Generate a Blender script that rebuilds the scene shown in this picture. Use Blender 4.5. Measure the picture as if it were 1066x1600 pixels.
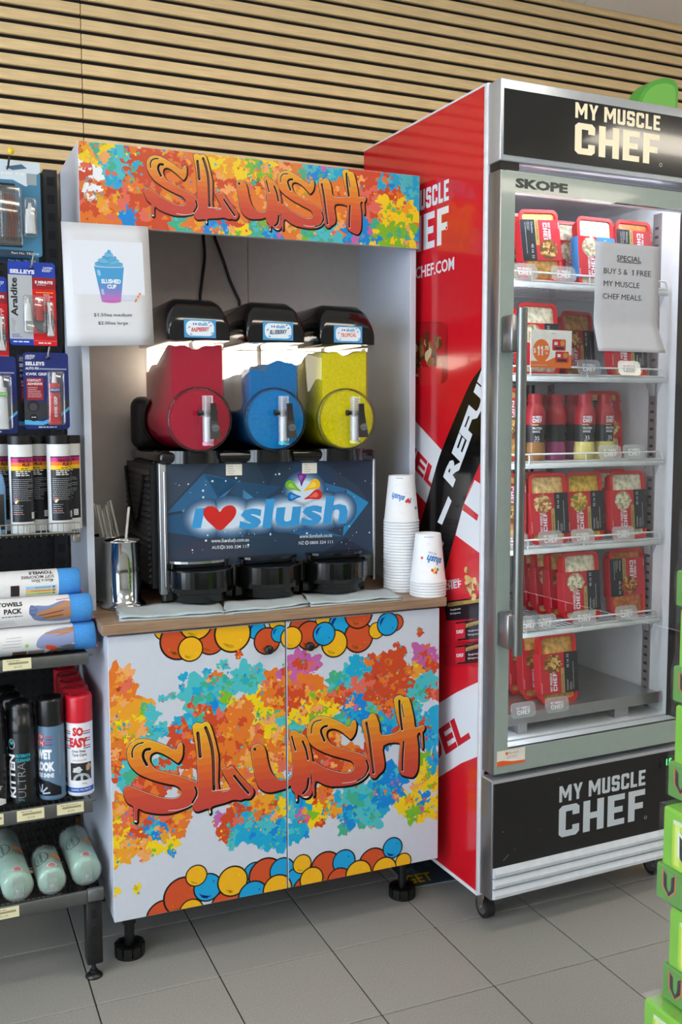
import bpy, bmesh, math, random
from mathutils import Vector, Matrix
from mathutils.geometry import tessellate_polygon
random.seed(7)
for o in list(bpy.data.objects): bpy.data.objects.remove(o, do_unlink=True)
SC = bpy.context.scene
COL = SC.collection
PI = math.pi

# ------------------------------------------------------------------ camera
CAM = Vector((-.4348, -2.3191, 1.37)); YAW, PIT, ROL = [math.radians(a) for a in (24.178, 5.473, -.15)]; FPX = 1542.5
FW = Vector((math.sin(YAW)*math.cos(PIT), math.cos(YAW)*math.cos(PIT), -math.sin(PIT)))
RT0 = Vector((math.cos(YAW), -math.sin(YAW), 0)); UP0 = RT0.cross(FW)
RT = RT0*math.cos(ROL)+UP0*math.sin(ROL); UP = UP0*math.cos(ROL)-RT0*math.sin(ROL)
cd = bpy.data.cameras.new('camera'); cam = bpy.data.objects.new('camera', cd); COL.objects.link(cam)
cd.sensor_fit = 'HORIZONTAL'; cd.sensor_width = 24.0; cd.lens = 24.0*FPX/1066.0; cd.clip_start = .05
m4 = Matrix.Identity(4)
for i in range(3): m4[i][0] = RT[i]; m4[i][1] = UP[i]; m4[i][2] = -FW[i]; m4[i][3] = CAM[i]
cam.matrix_world = m4; SC.camera = cam

# ------------------------------------------------------------------ world, exposure
vs = SC.view_settings; vs.view_transform = 'Standard'; vs.look = 'None'; vs.exposure = 0.0; vs.gamma = 1.0; vs.use_curve_mapping = False
wd = bpy.data.worlds.new('world'); SC.world = wd; wd.use_nodes = True
bg = wd.node_tree.nodes['Background']; bg.inputs[0].default_value = (.76, .87, 1.0, 1); bg.inputs[1].default_value = 6.3
LIGHT_W = 12.0        # radiance of the ceiling light diffusers

# ------------------------------------------------------------------ helpers
def lin(c):
    if isinstance(c, str): c = tuple(int(c[i:i+2], 16) for i in (0, 2, 4))
    return tuple(((x/255.)/12.92 if x/255. <= .04045 else ((x/255.+.055)/1.055)**2.4) for x in c[:3])
MATS = {}
def M(name, col=(128, 128, 128), rough=.5, metal=0., var=.06, scale=40., bump=0., spec=.5, stretch=None, sss=0., coat=0., emit=0., rnd=0.):
    if name in MATS: return MATS[name]
    m = bpy.data.materials.new(name); m.use_nodes = True; nt = m.node_tree; N = nt.nodes; L = nt.links
    b = N['Principled BSDF']; c = lin(col)
    b.inputs['Roughness'].default_value = rough; b.inputs['Metallic'].default_value = metal; b.inputs['Specular IOR Level'].default_value = spec
    if sss: b.inputs['Subsurface Weight'].default_value = sss; b.inputs['Subsurface Radius'].default_value = (.03, .03, .03); b.inputs['Subsurface Scale'].default_value = 1.
    if coat: b.inputs['Coat Weight'].default_value = coat; b.inputs['Coat Roughness'].default_value = .04
    tc = N.new('ShaderNodeTexCoord'); mp = N.new('ShaderNodeMapping'); nz = N.new('ShaderNodeTexNoise')
    L.new(tc.outputs['Object'], mp.inputs[0]); L.new(mp.outputs[0], nz.inputs['Vector'])
    if stretch: mp.inputs['Scale'].default_value = stretch
    nz.inputs['Scale'].default_value = scale; nz.inputs['Detail'].default_value = 3
    rp = N.new('ShaderNodeValToRGB'); L.new(nz.outputs['Fac'], rp.inputs[0])
    rp.color_ramp.elements[0].position = .3; rp.color_ramp.elements[1].position = .7
    rp.color_ramp.elements[0].color = tuple(x*(1-var) for x in c)+(1,); rp.color_ramp.elements[1].color = tuple(min(1, x*(1+var)) for x in c)+(1,)
    out = rp.outputs[0]
    if rnd:
        oi = N.new('ShaderNodeObjectInfo'); hs = N.new('ShaderNodeHueSaturation'); ma = N.new('ShaderNodeMapRange')
        L.new(oi.outputs['Random'], ma.inputs[0]); ma.inputs[3].default_value = 1-rnd; ma.inputs[4].default_value = 1+rnd
        L.new(ma.outputs[0], hs.inputs['Value']); L.new(out, hs.inputs['Color']); out = hs.outputs[0]
    L.new(out, b.inputs['Base Color'])
    if emit: L.new(out, b.inputs['Emission Color']); b.inputs['Emission Strength'].default_value = emit
    if bump:
        bp = N.new('ShaderNodeBump'); bp.inputs['Strength'].default_value = bump; bp.inputs['Distance'].default_value = .002
        L.new(nz.outputs['Fac'], bp.inputs['Height']); L.new(bp.outputs[0], b.inputs['Normal'])
    MATS[name] = m; return m
def thin_clear(name, tint=(255, 255, 255), refl=.04, rough=.02, haze=0., rmax=.75):
    # thin clear plastic or glass sheet: straight transmission plus a Fresnel reflection
    if name in MATS: return MATS[name]
    m = bpy.data.materials.new(name); m.use_nodes = True; nt = m.node_tree; N = nt.nodes; L = nt.links
    N.remove(N['Principled BSDF']); o = N['Material Output']
    t = N.new('ShaderNodeBsdfTransparent'); g = N.new('ShaderNodeBsdfGlossy'); mx = N.new('ShaderNodeMixShader'); fr = N.new('ShaderNodeLayerWeight')
    t.inputs[0].default_value = lin(tint)+(1,); g.inputs[0].default_value = (1, 1, 1, 1); g.inputs['Roughness'].default_value = rough
    fr.inputs[0].default_value = .18; mr = N.new('ShaderNodeMapRange'); mr.inputs[3].default_value = refl; mr.inputs[4].default_value = rmax
    L.new(fr.outputs['Fresnel'], mr.inputs[0]); L.new(mr.outputs[0], mx.inputs[0]); L.new(t.outputs[0], mx.inputs[1]); L.new(g.outputs[0], mx.inputs[2])
    res = mx.outputs[0]
    if haze:
        d = N.new('ShaderNodeBsdfDiffuse'); d.inputs[0].default_value = (.85, .87, .9, 1); m2 = N.new('ShaderNodeMixShader'); m2.inputs[0].default_value = haze
        L.new(res, m2.inputs[1]); L.new(d.outputs[0], m2.inputs[2]); res = m2.outputs[0]
    L.new(res, o.inputs[0]); MATS[name] = m; return m
def print_mat(name='print', rough=.35, spec=.4, coat=0., emit=0.):
    if name in MATS: return MATS[name]
    m = bpy.data.materials.new(name); m.use_nodes = True; nt = m.node_tree; b = nt.nodes['Principled BSDF']
    a = nt.nodes.new('ShaderNodeAttribute'); a.attribute_name = 'Col'; nt.links.new(a.outputs['Color'], b.inputs['Base Color'])
    b.inputs['Roughness'].default_value = rough; b.inputs['Specular IOR Level'].default_value = spec
    if coat: b.inputs['Coat Weight'].default_value = coat
    if emit: nt.links.new(a.outputs['Color'], b.inputs['Emission Color']); b.inputs['Emission Strength'].default_value = emit
    MATS[name] = m; return m

class FR:                                    # a local frame turned about z; pixel() gives a point of the photograph on a local plane
    def __init__(s, ox, oy, t):
        s.o = Vector((ox, oy, 0)); s.t = t; s.c, s.s = math.cos(t), math.sin(t); s.C = s._l(CAM-s.o)
    def _l(s, d): return Vector((d[0]*s.c+d[1]*s.s, -d[0]*s.s+d[1]*s.c, d[2]))
    def pixel(s, x, y, axis, v):
        d = s._l(FW+RT*((x-533)/FPX)+UP*((800-y)/FPX)); return s.C+d*((v-s.C[axis])/d[axis])
WF = FR(0, 0, 0); CF = FR(0, 0, -.0189); FF = FR(.9419, -.1429, .019)

def tag(o, label=None, cat=None, group=None, kind=None):
    if label: o['label'] = label
    if cat: o['category'] = cat
    if group: o['group'] = group
    if kind: o['kind'] = kind
    return o
def link(name, data, parent=None):
    o = bpy.data.objects.new(name, data); COL.objects.link(o)
    if parent: o.parent = parent
    return o
def empty(name, loc=(0, 0, 0), rz=0, label=None, cat=None, group=None, kind=None, parent=None):
    o = link(name, None, parent); o.empty_display_size = .05; o.location = loc; o.rotation_euler = (0, 0, rz)
    return tag(o, label, cat, group, kind)
def copy_tree(o, parent=None):
    c = o.copy(); COL.objects.link(c); c.parent = parent
    for ch in list(o.children): copy_tree(ch, c)
    return c

class MB:
    def __init__(s): s.v = []; s.f = []; s.m = []; s.sm = []
    def add(s, vs, fs, mi=0, smooth=False):
        n = len(s.v); s.v += [tuple(x) for x in vs]
        for f in fs: s.f.append([i+n for i in f]); s.m.append(mi); s.sm.append(smooth)
        return s
    def box(s, x0, x1, y0, y1, z0, z1, mi=0):
        v = [(x, y, z) for z in (z0, z1) for y in (y0, y1) for x in (x0, x1)]
        return s.add(v, [(0, 2, 3, 1), (4, 5, 7, 6), (0, 1, 5, 4), (2, 6, 7, 3), (0, 4, 6, 2), (1, 3, 7, 5)], mi)
    def rbox(s, x0, x1, y0, y1, z0, z1, r=.004, seg=2, mi=0, smooth=True, taper=None):
        bm = bmesh.new(); bmesh.ops.create_cube(bm, size=1)
        for v in bm.verts: v.co = Vector(((x0+x1)/2+v.co.x*(x1-x0), (y0+y1)/2+v.co.y*(y1-y0), (z0+z1)/2+v.co.z*(z1-z0)))
        if taper:
            for v in bm.verts: v.co = taper(v.co)
        bmesh.ops.bevel(bm, geom=list(bm.edges)+list(bm.verts), offset=r, segments=seg, profile=.5, affect='EDGES')
        s.bm(bm, mi, smooth); bm.free(); return s
    def bm(s, bm, mi=0, smooth=False):
        bm.verts.index_update(); s.add([v.co for v in bm.verts], [[v.index for v in f.verts] for f in bm.faces], mi, smooth); return s
    def cyl(s, p0, p1, r0, r1=None, n=16, caps=True, mi=0, smooth=True):
        p0, p1 = Vector(p0), Vector(p1); r1 = r0 if r1 is None else r1
        a = (p1-p0).normalized(); u = a.orthogonal().normalized(); w = a.cross(u)
        vs = [p+(u*math.cos(2*PI*i/n)+w*math.sin(2*PI*i/n))*r for p, r in ((p0, r0), (p1, r1)) for i in range(n)]
        s.add(vs, [(i, (i+1) % n, n+(i+1) % n, n+i) for i in range(n)], mi, smooth)
        if caps: s.add(vs[:n], [list(range(n))[::-1]], mi); s.add(vs[n:], [list(range(n))], mi)
        return s
    def lathe(s, prof, n=24, o=(0, 0, 0), axis='z', mi=0, smooth=True, arc=2*PI, a0=0):
        k = len(prof); vs = []; full = abs(arc-2*PI) < 1e-6; cnt = n if full else n+1
        for i in range(cnt):
            a = a0+arc*i/n; c, t = math.cos(a), math.sin(a)
            for r, z in prof:
                p = (r*c, r*t, z) if axis == 'z' else ((r*c, z, r*t) if axis == 'y' else (z, r*c, r*t))
                vs.append((o[0]+p[0], o[1]+p[1], o[2]+p[2]))
        fs = []
        for i in range(n):
            j = (i+1) % cnt
            for q in range(k-1): fs.append((i*k+q, j*k+q, j*k+q+1, i*k+q+1) if axis != 'y' else (i*k+q, i*k+q+1, j*k+q+1, j*k+q))
        return s.add(vs, fs, mi, smooth)
    def tube(s, path, r, n=8, mi=0, closed=False):
        P = [Vector(p) for p in path]; k = len(P); vs = []; up = None
        for i, p in enumerate(P):
            a = P[(i-1) % k] if (i > 0 or closed) else p; b = P[(i+1) % k] if (i < k-1 or closed) else p
            d = (b-a).normalized()
            if up is None: up = d.orthogonal().normalized()
            up = (up-d*up.dot(d)).normalized(); w = d.cross(up)
            rr = r[i] if isinstance(r, (list, tuple)) else r
            vs += [p+(up*math.cos(2*PI*j/n)+w*math.sin(2*PI*j/n))*rr for j in range(n)]
        fs = [(i*n+j, i*n+(j+1) % n, ((i+1) % k)*n+(j+1) % n, ((i+1) % k)*n+j) for i in range(k if closed else k-1) for j in range(n)]
        s.add(vs, fs, mi, True)
        if not closed: s.add(vs[:n], [list(range(n))[::-1]], mi); s.add(vs[-n:], [list(range(n))], mi)
        return s
    def prism(s, poly, fn, d0, d1, mi=0, smooth=False):    # fn(u, v, d) -> point ; poly counter-clockwise seen from d1
        n = len(poly); vs = [fn(u, v, d0) for u, v in poly]+[fn(u, v, d1) for u, v in poly]
        s.add(vs, [list(range(n))[::-1], list(range(n, 2*n))], mi)
        s.add(vs, [(i, (i+1) % n, n+(i+1) % n, n+i) for i in range(n)], mi, smooth); return s
    def loft(s, rings, mi=0, smooth=True, caps=True):
        n = len(rings[0]); vs = [p for r in rings for p in r]
        s.add(vs, [(a*n+i, a*n+(i+1) % n, (a+1)*n+(i+1) % n, (a+1)*n+i) for a in range(len(rings)-1) for i in range(n)], mi, smooth)
        if caps: s.add(rings[0], [list(range(n))[::-1]], mi); s.add(rings[-1], [list(range(n))], mi)
        return s
    def mesh(s, name, mats):
        me = bpy.data.meshes.new(name); me.from_pydata(s.v, [], s.f)
        for m in (mats if isinstance(mats, (list, tuple)) else [mats]): me.materials.append(m)
        me.polygons.foreach_set('material_index', s.m); me.polygons.foreach_set('use_smooth', s.sm); me.update()
        return me
    def build(s, name, mats, parent=None, fix=True):
        me = s.mesh(name, mats)
        if fix:
            b = bmesh.new(); b.from_mesh(me); bmesh.ops.recalc_face_normals(b, faces=b.faces); b.to_mesh(me); b.free()
        return link(name, me, parent)
def rrect(x0, x1, y0, y1, r, n=4):
    pts = []
    for cx, cy, a in ((x1-r, y0+r, -PI/2), (x1-r, y1-r, 0), (x0+r, y1-r, PI/2), (x0+r, y0+r, PI)):
        pts += [(cx+r*math.cos(a+PI/2*i/n), cy+r*math.sin(a+PI/2*i/n)) for i in range(n+1)]
    return pts
def crom(P, n=4, closed=True):
    k = len(P); out = []
    for i in range(k if closed else k-1):
        p = [P[(i+j) % k] if closed else P[min(max(i+j, 0), k-1)] for j in (-1, 0, 1, 2)]
        for q in range(n):
            t = q/n; out.append(tuple(.5*(2*p[1][d]+(p[2][d]-p[0][d])*t+(2*p[0][d]-5*p[1][d]+4*p[2][d]-p[3][d])*t*t+(3*p[1][d]-p[0][d]-3*p[2][d]+p[3][d])*t**3) for d in range(len(P[0]))))
    if not closed: out.append(tuple(P[-1]))
    return out

# ------------------------------------------------------------------ flat print: polygons laid on a surface
TXT = {}
def text_geo(s, bold=0.):
    if (s, bold) not in TXT:
        cu = bpy.data.curves.new('t', 'FONT'); cu.body = s; cu.offset = bold; cu.resolution_u = 2; cu.fill_mode = 'FRONT'
        ob = bpy.data.objects.new('t', cu); COL.objects.link(ob); dg = bpy.context.evaluated_depsgraph_get(); dg.update()
        me = ob.evaluated_get(dg).to_mesh(); vs = [(v.co.x, v.co.y) for v in me.vertices]; fs = [list(p.vertices) for p in me.polygons]
        ob.evaluated_get(dg).to_mesh_clear(); bpy.data.objects.remove(ob, do_unlink=True); bpy.data.curves.remove(cu)
        x0 = min(v[0] for v in vs); x1 = max(v[0] for v in vs); y0 = min(v[1] for v in vs); y1 = max(v[1] for v in vs)
        TXT[(s, bold)] = ([((x-x0)/(x1-x0), (y-y0)/(y1-y0)) for x, y in vs], fs, (x1-x0)/(y1-y0))
    return TXT[(s, bold)]
BLK = {'M': (.9, [(0,0),(0,1),(.22,1),(.45,.55),(.68,1),(.9,1),(.9,0),(.69,0),(.69,.6),(.5,.22),(.4,.22),(.21,.6),(.21,0)]),
 'Y': (.7, [(.245,0),(.245,.4),(0,1),(.22,1),(.35,.63),(.48,1),(.7,1),(.455,.4),(.455,0)]),
 'U': (.62, [(.1,0),(0,.1),(0,1),(.21,1),(.21,.2),(.41,.2),(.41,1),(.62,1),(.62,.1),(.52,0)]),
 'S': (.62, [(0,.3),(0,.1),(.1,0),(.52,0),(.62,.1),(.62,.5),(.52,.6),(.21,.6),(.21,.8),(.41,.8),(.41,.7),(.62,.7),(.62,.9),(.52,1),(.1,1),(0,.9),(0,.5),(.1,.4),(.41,.4),(.41,.2),(.21,.2),(.21,.3)]),
 'C': (.62, [(.1,0),(.52,0),(.62,.1),(.62,.34),(.41,.34),(.41,.2),(.21,.2),(.21,.8),(.41,.8),(.41,.66),(.62,.66),(.62,.9),(.52,1),(.1,1),(0,.9),(0,.1)]),
 'L': (.52, [(0,0),(.52,0),(.52,.19),(.21,.19),(.21,1),(0,1)]),
 'E': (.54, [(0,0),(.54,0),(.54,.19),(.21,.19),(.21,.41),(.48,.41),(.48,.6),(.21,.6),(.21,.81),(.54,.81),(.54,1),(0,1)]),
 'F': (.54, [(0,0),(.21,0),(.21,.38),(.48,.38),(.48,.58),(.21,.58),(.21,.81),(.54,.81),(.54,1),(0,1)]),
 'H': (.64, [(0,0),(.21,0),(.21,.4),(.43,.4),(.43,0),(.64,0),(.64,1),(.43,1),(.43,.6),(.21,.6),(.21,1),(0,1)]),
 '1': (.36, [(.15,0),(.36,0),(.36,1),(.19,1),(0,.84),(0,.66),(.15,.75)]), ' ': (.22, None)}
EPS = .00006
class D:
    def __init__(s, mp, clip=None, grid=None): s.grid = grid; s.mp = mp; s.v = []; s.f = []; s.c = []; s.T = (0, 0, 1, 0, 0, 1); s.clip = clip; s.tri = []
    def at(s, ox, oy, w=1., ang=0., h=None, flip=1):       # local unit frame: x along ang, y across
        h = w if h is None else h; a = math.radians(ang); s.T = (ox, oy, w*math.cos(a), w*math.sin(a), -h*math.sin(a)*flip, h*math.cos(a)*flip); return s
    def _t(s, p): T = s.T; return (T[0]+T[2]*p[0]+T[4]*p[1], T[1]+T[3]*p[0]+T[5]*p[1])
    def _emit(s, poly, col, lay):
        if s.clip:
            x0, x1, y0, y1 = s.clip
            for ax, v, sg in ((0, x0, 1), (0, x1, -1), (1, y0, 1), (1, y1, -1)):
                o = []
                for i in range(len(poly)):
                    a, b = poly[i-1], poly[i]; da, db = (a[ax]-v)*sg, (b[ax]-v)*sg
                    if (da >= 0) != (db >= 0): t = da/(da-db); o.append((a[0]+(b[0]-a[0])*t, a[1]+(b[1]-a[1])*t))
                    if db >= 0: o.append(b)
                poly = o
                if len(poly) < 3: return
        if s.grid:                                         # curved surface: cut into narrow strips so that the print follows it
            ax, st = s.grid; lo = min(p[ax] for p in poly); hi = max(p[ax] for p in poly)
            if hi-lo > st:
                for b in range(int(math.floor(lo/st)), int(math.floor(hi/st))+1):
                    pl = poly
                    for v, sg in ((b*st, 1), ((b+1)*st, -1)):
                        o = []
                        for i in range(len(pl)):
                            a, c = pl[i-1], pl[i]; da, db = (a[ax]-v)*sg, (c[ax]-v)*sg
                            if (da >= 0) != (db >= 0): t = da/(da-db); o.append((a[0]+(c[0]-a[0])*t, a[1]+(c[1]-a[1])*t))
                            if db >= 0: o.append(c)
                        pl = o
                        if len(pl) < 3: break
                    if len(pl) >= 3: s._put(pl, col, lay)
                return
        s._put(poly, col, lay)
    def _put(s, poly, col, lay):
        n = len(s.v); s.v += [s.mp(u, v, (lay+1)*EPS) for u, v in poly]; s.f.append(list(range(n, n+len(poly)))); s.c.append(col)
    def poly(s, P, col, lay=0, raw=False, split=True):
        col = lin(col) if not raw else col; P = [s._t(p) for p in P]
        if len(P) <= 4 and not s.clip and not s.grid: return s._emit(P, col, lay)
        for t in tessellate_polygon([[Vector((x, y, 0)) for x, y in P]]): s._emit([P[i] for i in t], col, lay)
    def tris(s, P):
        P = [s._t(p) for p in P]; return [[P[i] for i in t] for t in tessellate_polygon([[Vector((x, y, 0)) for x, y in P]])]
    def rect(s, x0, x1, y0, y1, col, lay=0, nu=1):
        for i in range(nu): a, b = x0+(x1-x0)*i/nu, x0+(x1-x0)*(i+1)/nu; s.poly([(a, y0), (b, y0), (b, y1), (a, y1)], col, lay)
    def disc(s, x, y, r, col, lay=0, n=20, ry=None):
        ry = r if ry is None else ry; P = [(x+r*math.cos(2*PI*i/n), y+ry*math.sin(2*PI*i/n)) for i in range(n)]; s.fan(x, y, P, col, lay)
    def fan(s, x, y, P, col, lay=0):
        col = lin(col); c = s._t((x, y)); P = [s._t(p) for p in P]
        if s.clip or s.grid:
            for i in range(len(P)): s._emit([c, P[i-1], P[i]], col, lay)
        else: s._emit(P, col, lay)
    def blob(s, x, y, r, col, lay=0, n=22, rough=.35, ry=None):
        ph = [random.uniform(0, 2*PI) for _ in range(5)]; P = []; ry = r if ry is None else ry
        for i in range(n):
            a = 2*PI*i/n; k = 1+rough*(.4*math.sin(2*a+ph[0])+.35*math.sin(3*a+ph[1])+.3*math.sin(5*a+ph[2])+.3*math.sin(7*a+ph[3])+.2*math.sin(11*a+ph[4]))+random.uniform(-.2, .2)*rough
            k = max(.35, k); P.append((x+r*k*math.cos(a), y+ry*k*math.sin(a)))
        s.fan(x, y, P, col, lay)
    def stroke(s, P, w, col, lay=0, closed=False, n=1, cap=True):
        if n > 1: P = crom(P, n, closed)
        k = len(P); W = [w]*k if not isinstance(w, (list, tuple)) else [w[min(int(i*len(w)/k), len(w)-1)] for i in range(k)]
        for i in range(k if closed else k-1):
            a, b = P[i], P[(i+1) % k]; dx, dy = b[0]-a[0], b[1]-a[1]; l = math.hypot(dx, dy)
            if l < 1e-9: continue
            nx, ny = -dy/l, dx/l; p, q = W[i]/2, W[(i+1) % k]/2
            s.poly([(a[0]+nx*p, a[1]+ny*p), (b[0]+nx*q, b[1]+ny*q), (b[0]-nx*q, b[1]-ny*q), (a[0]-nx*p, a[1]-ny*p)], col, lay)
        if cap:
            for p, ww in zip(P, W): s.disc(p[0], p[1], ww/2, col, lay, n=8)
    def text(s, t, x, y, w, h, col, lay=1, bold=0., shear=0.):
        vs, fs, asp = text_geo(t, bold); col = lin(col)
        if w is None: w = h*asp
        if h is None: h = w/asp
        P = [s._t((x+(a+shear*b*h/w)*w, y+b*h)) for a, b in vs]
        if s.clip or s.grid:
            for f in fs: s._emit([P[i] for i in f], col, lay)
        else:
            n = len(s.v); s.v += [s.mp(u, v, (lay+1)*EPS) for u, v in P]; s.f += [[i+n for i in f] for f in fs]; s.c += [col]*len(fs)
    def block(s, t, x, y, w, h, col, lay=1, gap=.12):
        tot = sum(BLK[c][0] for c in t)+gap*(len(t)-1); k = w/tot; cx = 0
        for c in t:
            if BLK[c][1]: s.poly([(x+(cx+a)*k, y+b*h) for a, b in BLK[c][1]], col, lay)
            cx += BLK[c][0]+gap
    def logo(s, x, y, w, h, col, lay=1):                   # two-line block lettering
        s.block('MY MUSCLE', x, y+h*.66, w, h*.34, col, lay); s.block('CHEF', x, y, w, h*.58, col, lay)
    def lines(s, x, y, w, n, dy, th, col, lay=1):          # illegible small print
        for i in range(n):
            cx = 0; wl = w*random.uniform(.6, 1)
            while cx < wl-th:
                l = min(random.uniform(1.5, 5)*th, wl-cx); s.rect(x+cx, x+cx+l, y-i*dy, y-i*dy+th, col, lay); cx += l+th*.8
    def build(s, name, parent=None, mat=None, fix=False):
        me = bpy.data.meshes.new(name); me.from_pydata(s.v, [], s.f); me.materials.append(mat or print_mat())
        at = me.color_attributes.new('Col', 'FLOAT_COLOR', 'CORNER'); buf = []
        for p, c in zip(me.polygons, s.c): buf += (c+(1.,))*p.loop_total
        at.data.foreach_set('color', buf); me.update()
        return link(name, me, parent)
def ptext(d, uvf, t, x0, y0, x1, y1, hpx, col, lay=1, bold=0., shear=0., kind='text'):   # a line of lettering between two photo pixels
    a, = uvf([(x0, y0)]); b, = uvf([(x1, y1)]); c, = uvf([(x0, y0-hpx)]); w = math.hypot(b[0]-a[0], b[1]-a[1])
    d.at(a[0], a[1], 1, math.degrees(math.atan2(b[1]-a[1], b[0]-a[0]))); h = math.hypot(c[0]-a[0], c[1]-a[1])
    if kind == 'text': d.text(t, 0, 0, w, h, col, lay, bold, shear)
    elif kind == 'block': d.block(t, 0, 0, w, h, col, lay)
    else: d.logo(0, 0, w, h, col, lay)
    d.at(0, 0)
def flat(O, U, V, N=None):
    O, U, V = Vector(O), Vector(U), Vector(V); N = Vector(N) if N else U.cross(V).normalized()
    return lambda u, v, h: O+U*u+V*v+N*h
def cylmap(cx, cy, z0, r, a0=-PI/2):                       # u = arc length, v = height; a0 faces the viewer
    return lambda u, v, h: Vector((cx+(r+h)*math.cos(a0+u/r), cy+(r+h)*math.sin(a0+u/r), z0+v))
# ------------------------------------------------------------------ room
WY = .60; CZ = 2.80
X0, X1, Y0 = -3.0, 4.2, -6.0
t = MB(); s = .3001; g = .0018
t.rbox(g, s-g, g, s-g, -.010, 0, .0012, 1, smooth=False)
M_tile = M('floor_tile', (148, 147, 142), .42, var=.16, scale=260, bump=.12, rnd=.03)
tile_me = t.mesh('tile', M_tile)
fl = MB(); fl.box(X0, X1, Y0, WY+.05, -.06, -.0035); floor = tag(fl.build('floor', M('grout', (60, 56, 52), .8, var=.2, scale=90)), kind='structure')
ct, st = math.cos(-.0223), math.sin(-.0223)
cells = []
for i in range(-9, 16):
    for j in range(-12, 4):
        x = -.0627+s*(i*ct-j*st); y = -.0794+s*(i*st+j*ct)
        if X0+.35 < x < X1-.4 and y < WY-.31 and y > Y0: cells.append((math.hypot(x-.5, y-.2), x, y))
cells.sort()
for d_, x, y in cells[:300]:
    o = link('tile', tile_me, floor); o.location = (x, y, 0); o.rotation_euler = (0, 0, -.0223)
wb = MB(); wb.box(X0, X1, WY+.012, WY+.10, 0, CZ); wall = tag(wb.build('wall_back', M('slat_backing', (14, 13, 12), .9)), kind='structure')
M_slat = M('oak_slat', (238, 206, 152), .55, var=.13, scale=9, stretch=(1.2, 30, 30), rnd=.05)
PITCH = .04025; sl = {}
for k, (a, b) in enumerate(((-2.318, .0815), (.0838, 2.4835), (2.486, X1-.01))):
    q = MB(); q.rbox(a, b, WY, WY+.012, -.014, .014, .001, 1, smooth=False); sl[k] = q.mesh('slat', M_slat)
for r in range(-51, 18):
    z = 2.0840+PITCH/2+r*PITCH
    if z > CZ-.008: continue
    for k in sl: o = link('slat', sl[k], wall); o.location = (0, 0, z)
M_wall = M('painted_wall', (212, 212, 210), .7)
q = MB(); q.box(X1, X1+.1, Y0, WY, 0, CZ); tag(q.build('wall_right', M_wall), kind='structure')
q = MB(); q.box(X0, X1, Y0-.1, Y0, 0, CZ); tag(q.build('wall_front', M_wall), kind='structure')
# shopfront on the left of the room: sill wall, head, posts; daylight comes through
q = MB(); q.box(X0-.1, X0, Y0, WY, 0, .4); q.box(X0-.1, X0, Y0, WY, 2.62, CZ); q.box(X0-.1, X0, -.15, WY, .4, 2.62); q.box(X0-.1, X0, Y0, -4.0, .4, 2.62)
for y in (-3.0, -1.6): q.box(X0-.1, X0, y, y+.09, .4, 2.62)
tag(q.build('wall_left', M_wall), kind='structure')
q = MB(); q.box(X0, X1, Y0, WY+.1, CZ, CZ+.08); ceil = tag(q.build('ceiling', M('ceiling_grid', (205, 206, 208), .7)), kind='structure')
q = MB(); q.rbox(.003, .597, .003, 1.197, -.008, 0, .002, 1, smooth=False); cme = q.mesh('ceiling_tile', M('ceiling_tile', (232, 232, 230), .85, var=.05, scale=300))
cx = [-3.0+.6*i for i in range(12)]; cy = [.6-1.2*(i+1) for i in range(5)]
for x in cx:
    for y in cy:
        o = link('ceiling_tile', cme, ceil); o.location = (x, y, CZ)
M_dif = M('light_diffuser', (255, 244, 226), .5, var=0, emit=LIGHT_W); M_alu = M('white_metal', (225, 228, 232), .35, var=.02)
for i, (x, y) in enumerate([(-1.7, -1.05), (.9, -1.05), (3.5, -1.05), (-1.7, -2.15), (.9, -2.15), (3.5, -2.15), (-1.7, -3.25), (.9, -3.25), (3.5, -3.25)]):
    e = empty('ceiling_light', (x, y, CZ-.008), 0, 'white ceiling light panel, %s row from slatted wall, %s' % (('first', 'second', 'third')[i//3], ('left end of row', 'middle of row', 'right end of row')[i % 3]), 'light', 'ceiling light panels')
    q = MB(); q.box(-.60, .60, -.15, .15, -.012, -.001); q.build('frame', M_alu, e)
    q = MB(); q.box(-.58, .58, -.13, .13, -.016, -.0125); q.build('diffuser', M_dif, e)
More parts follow.
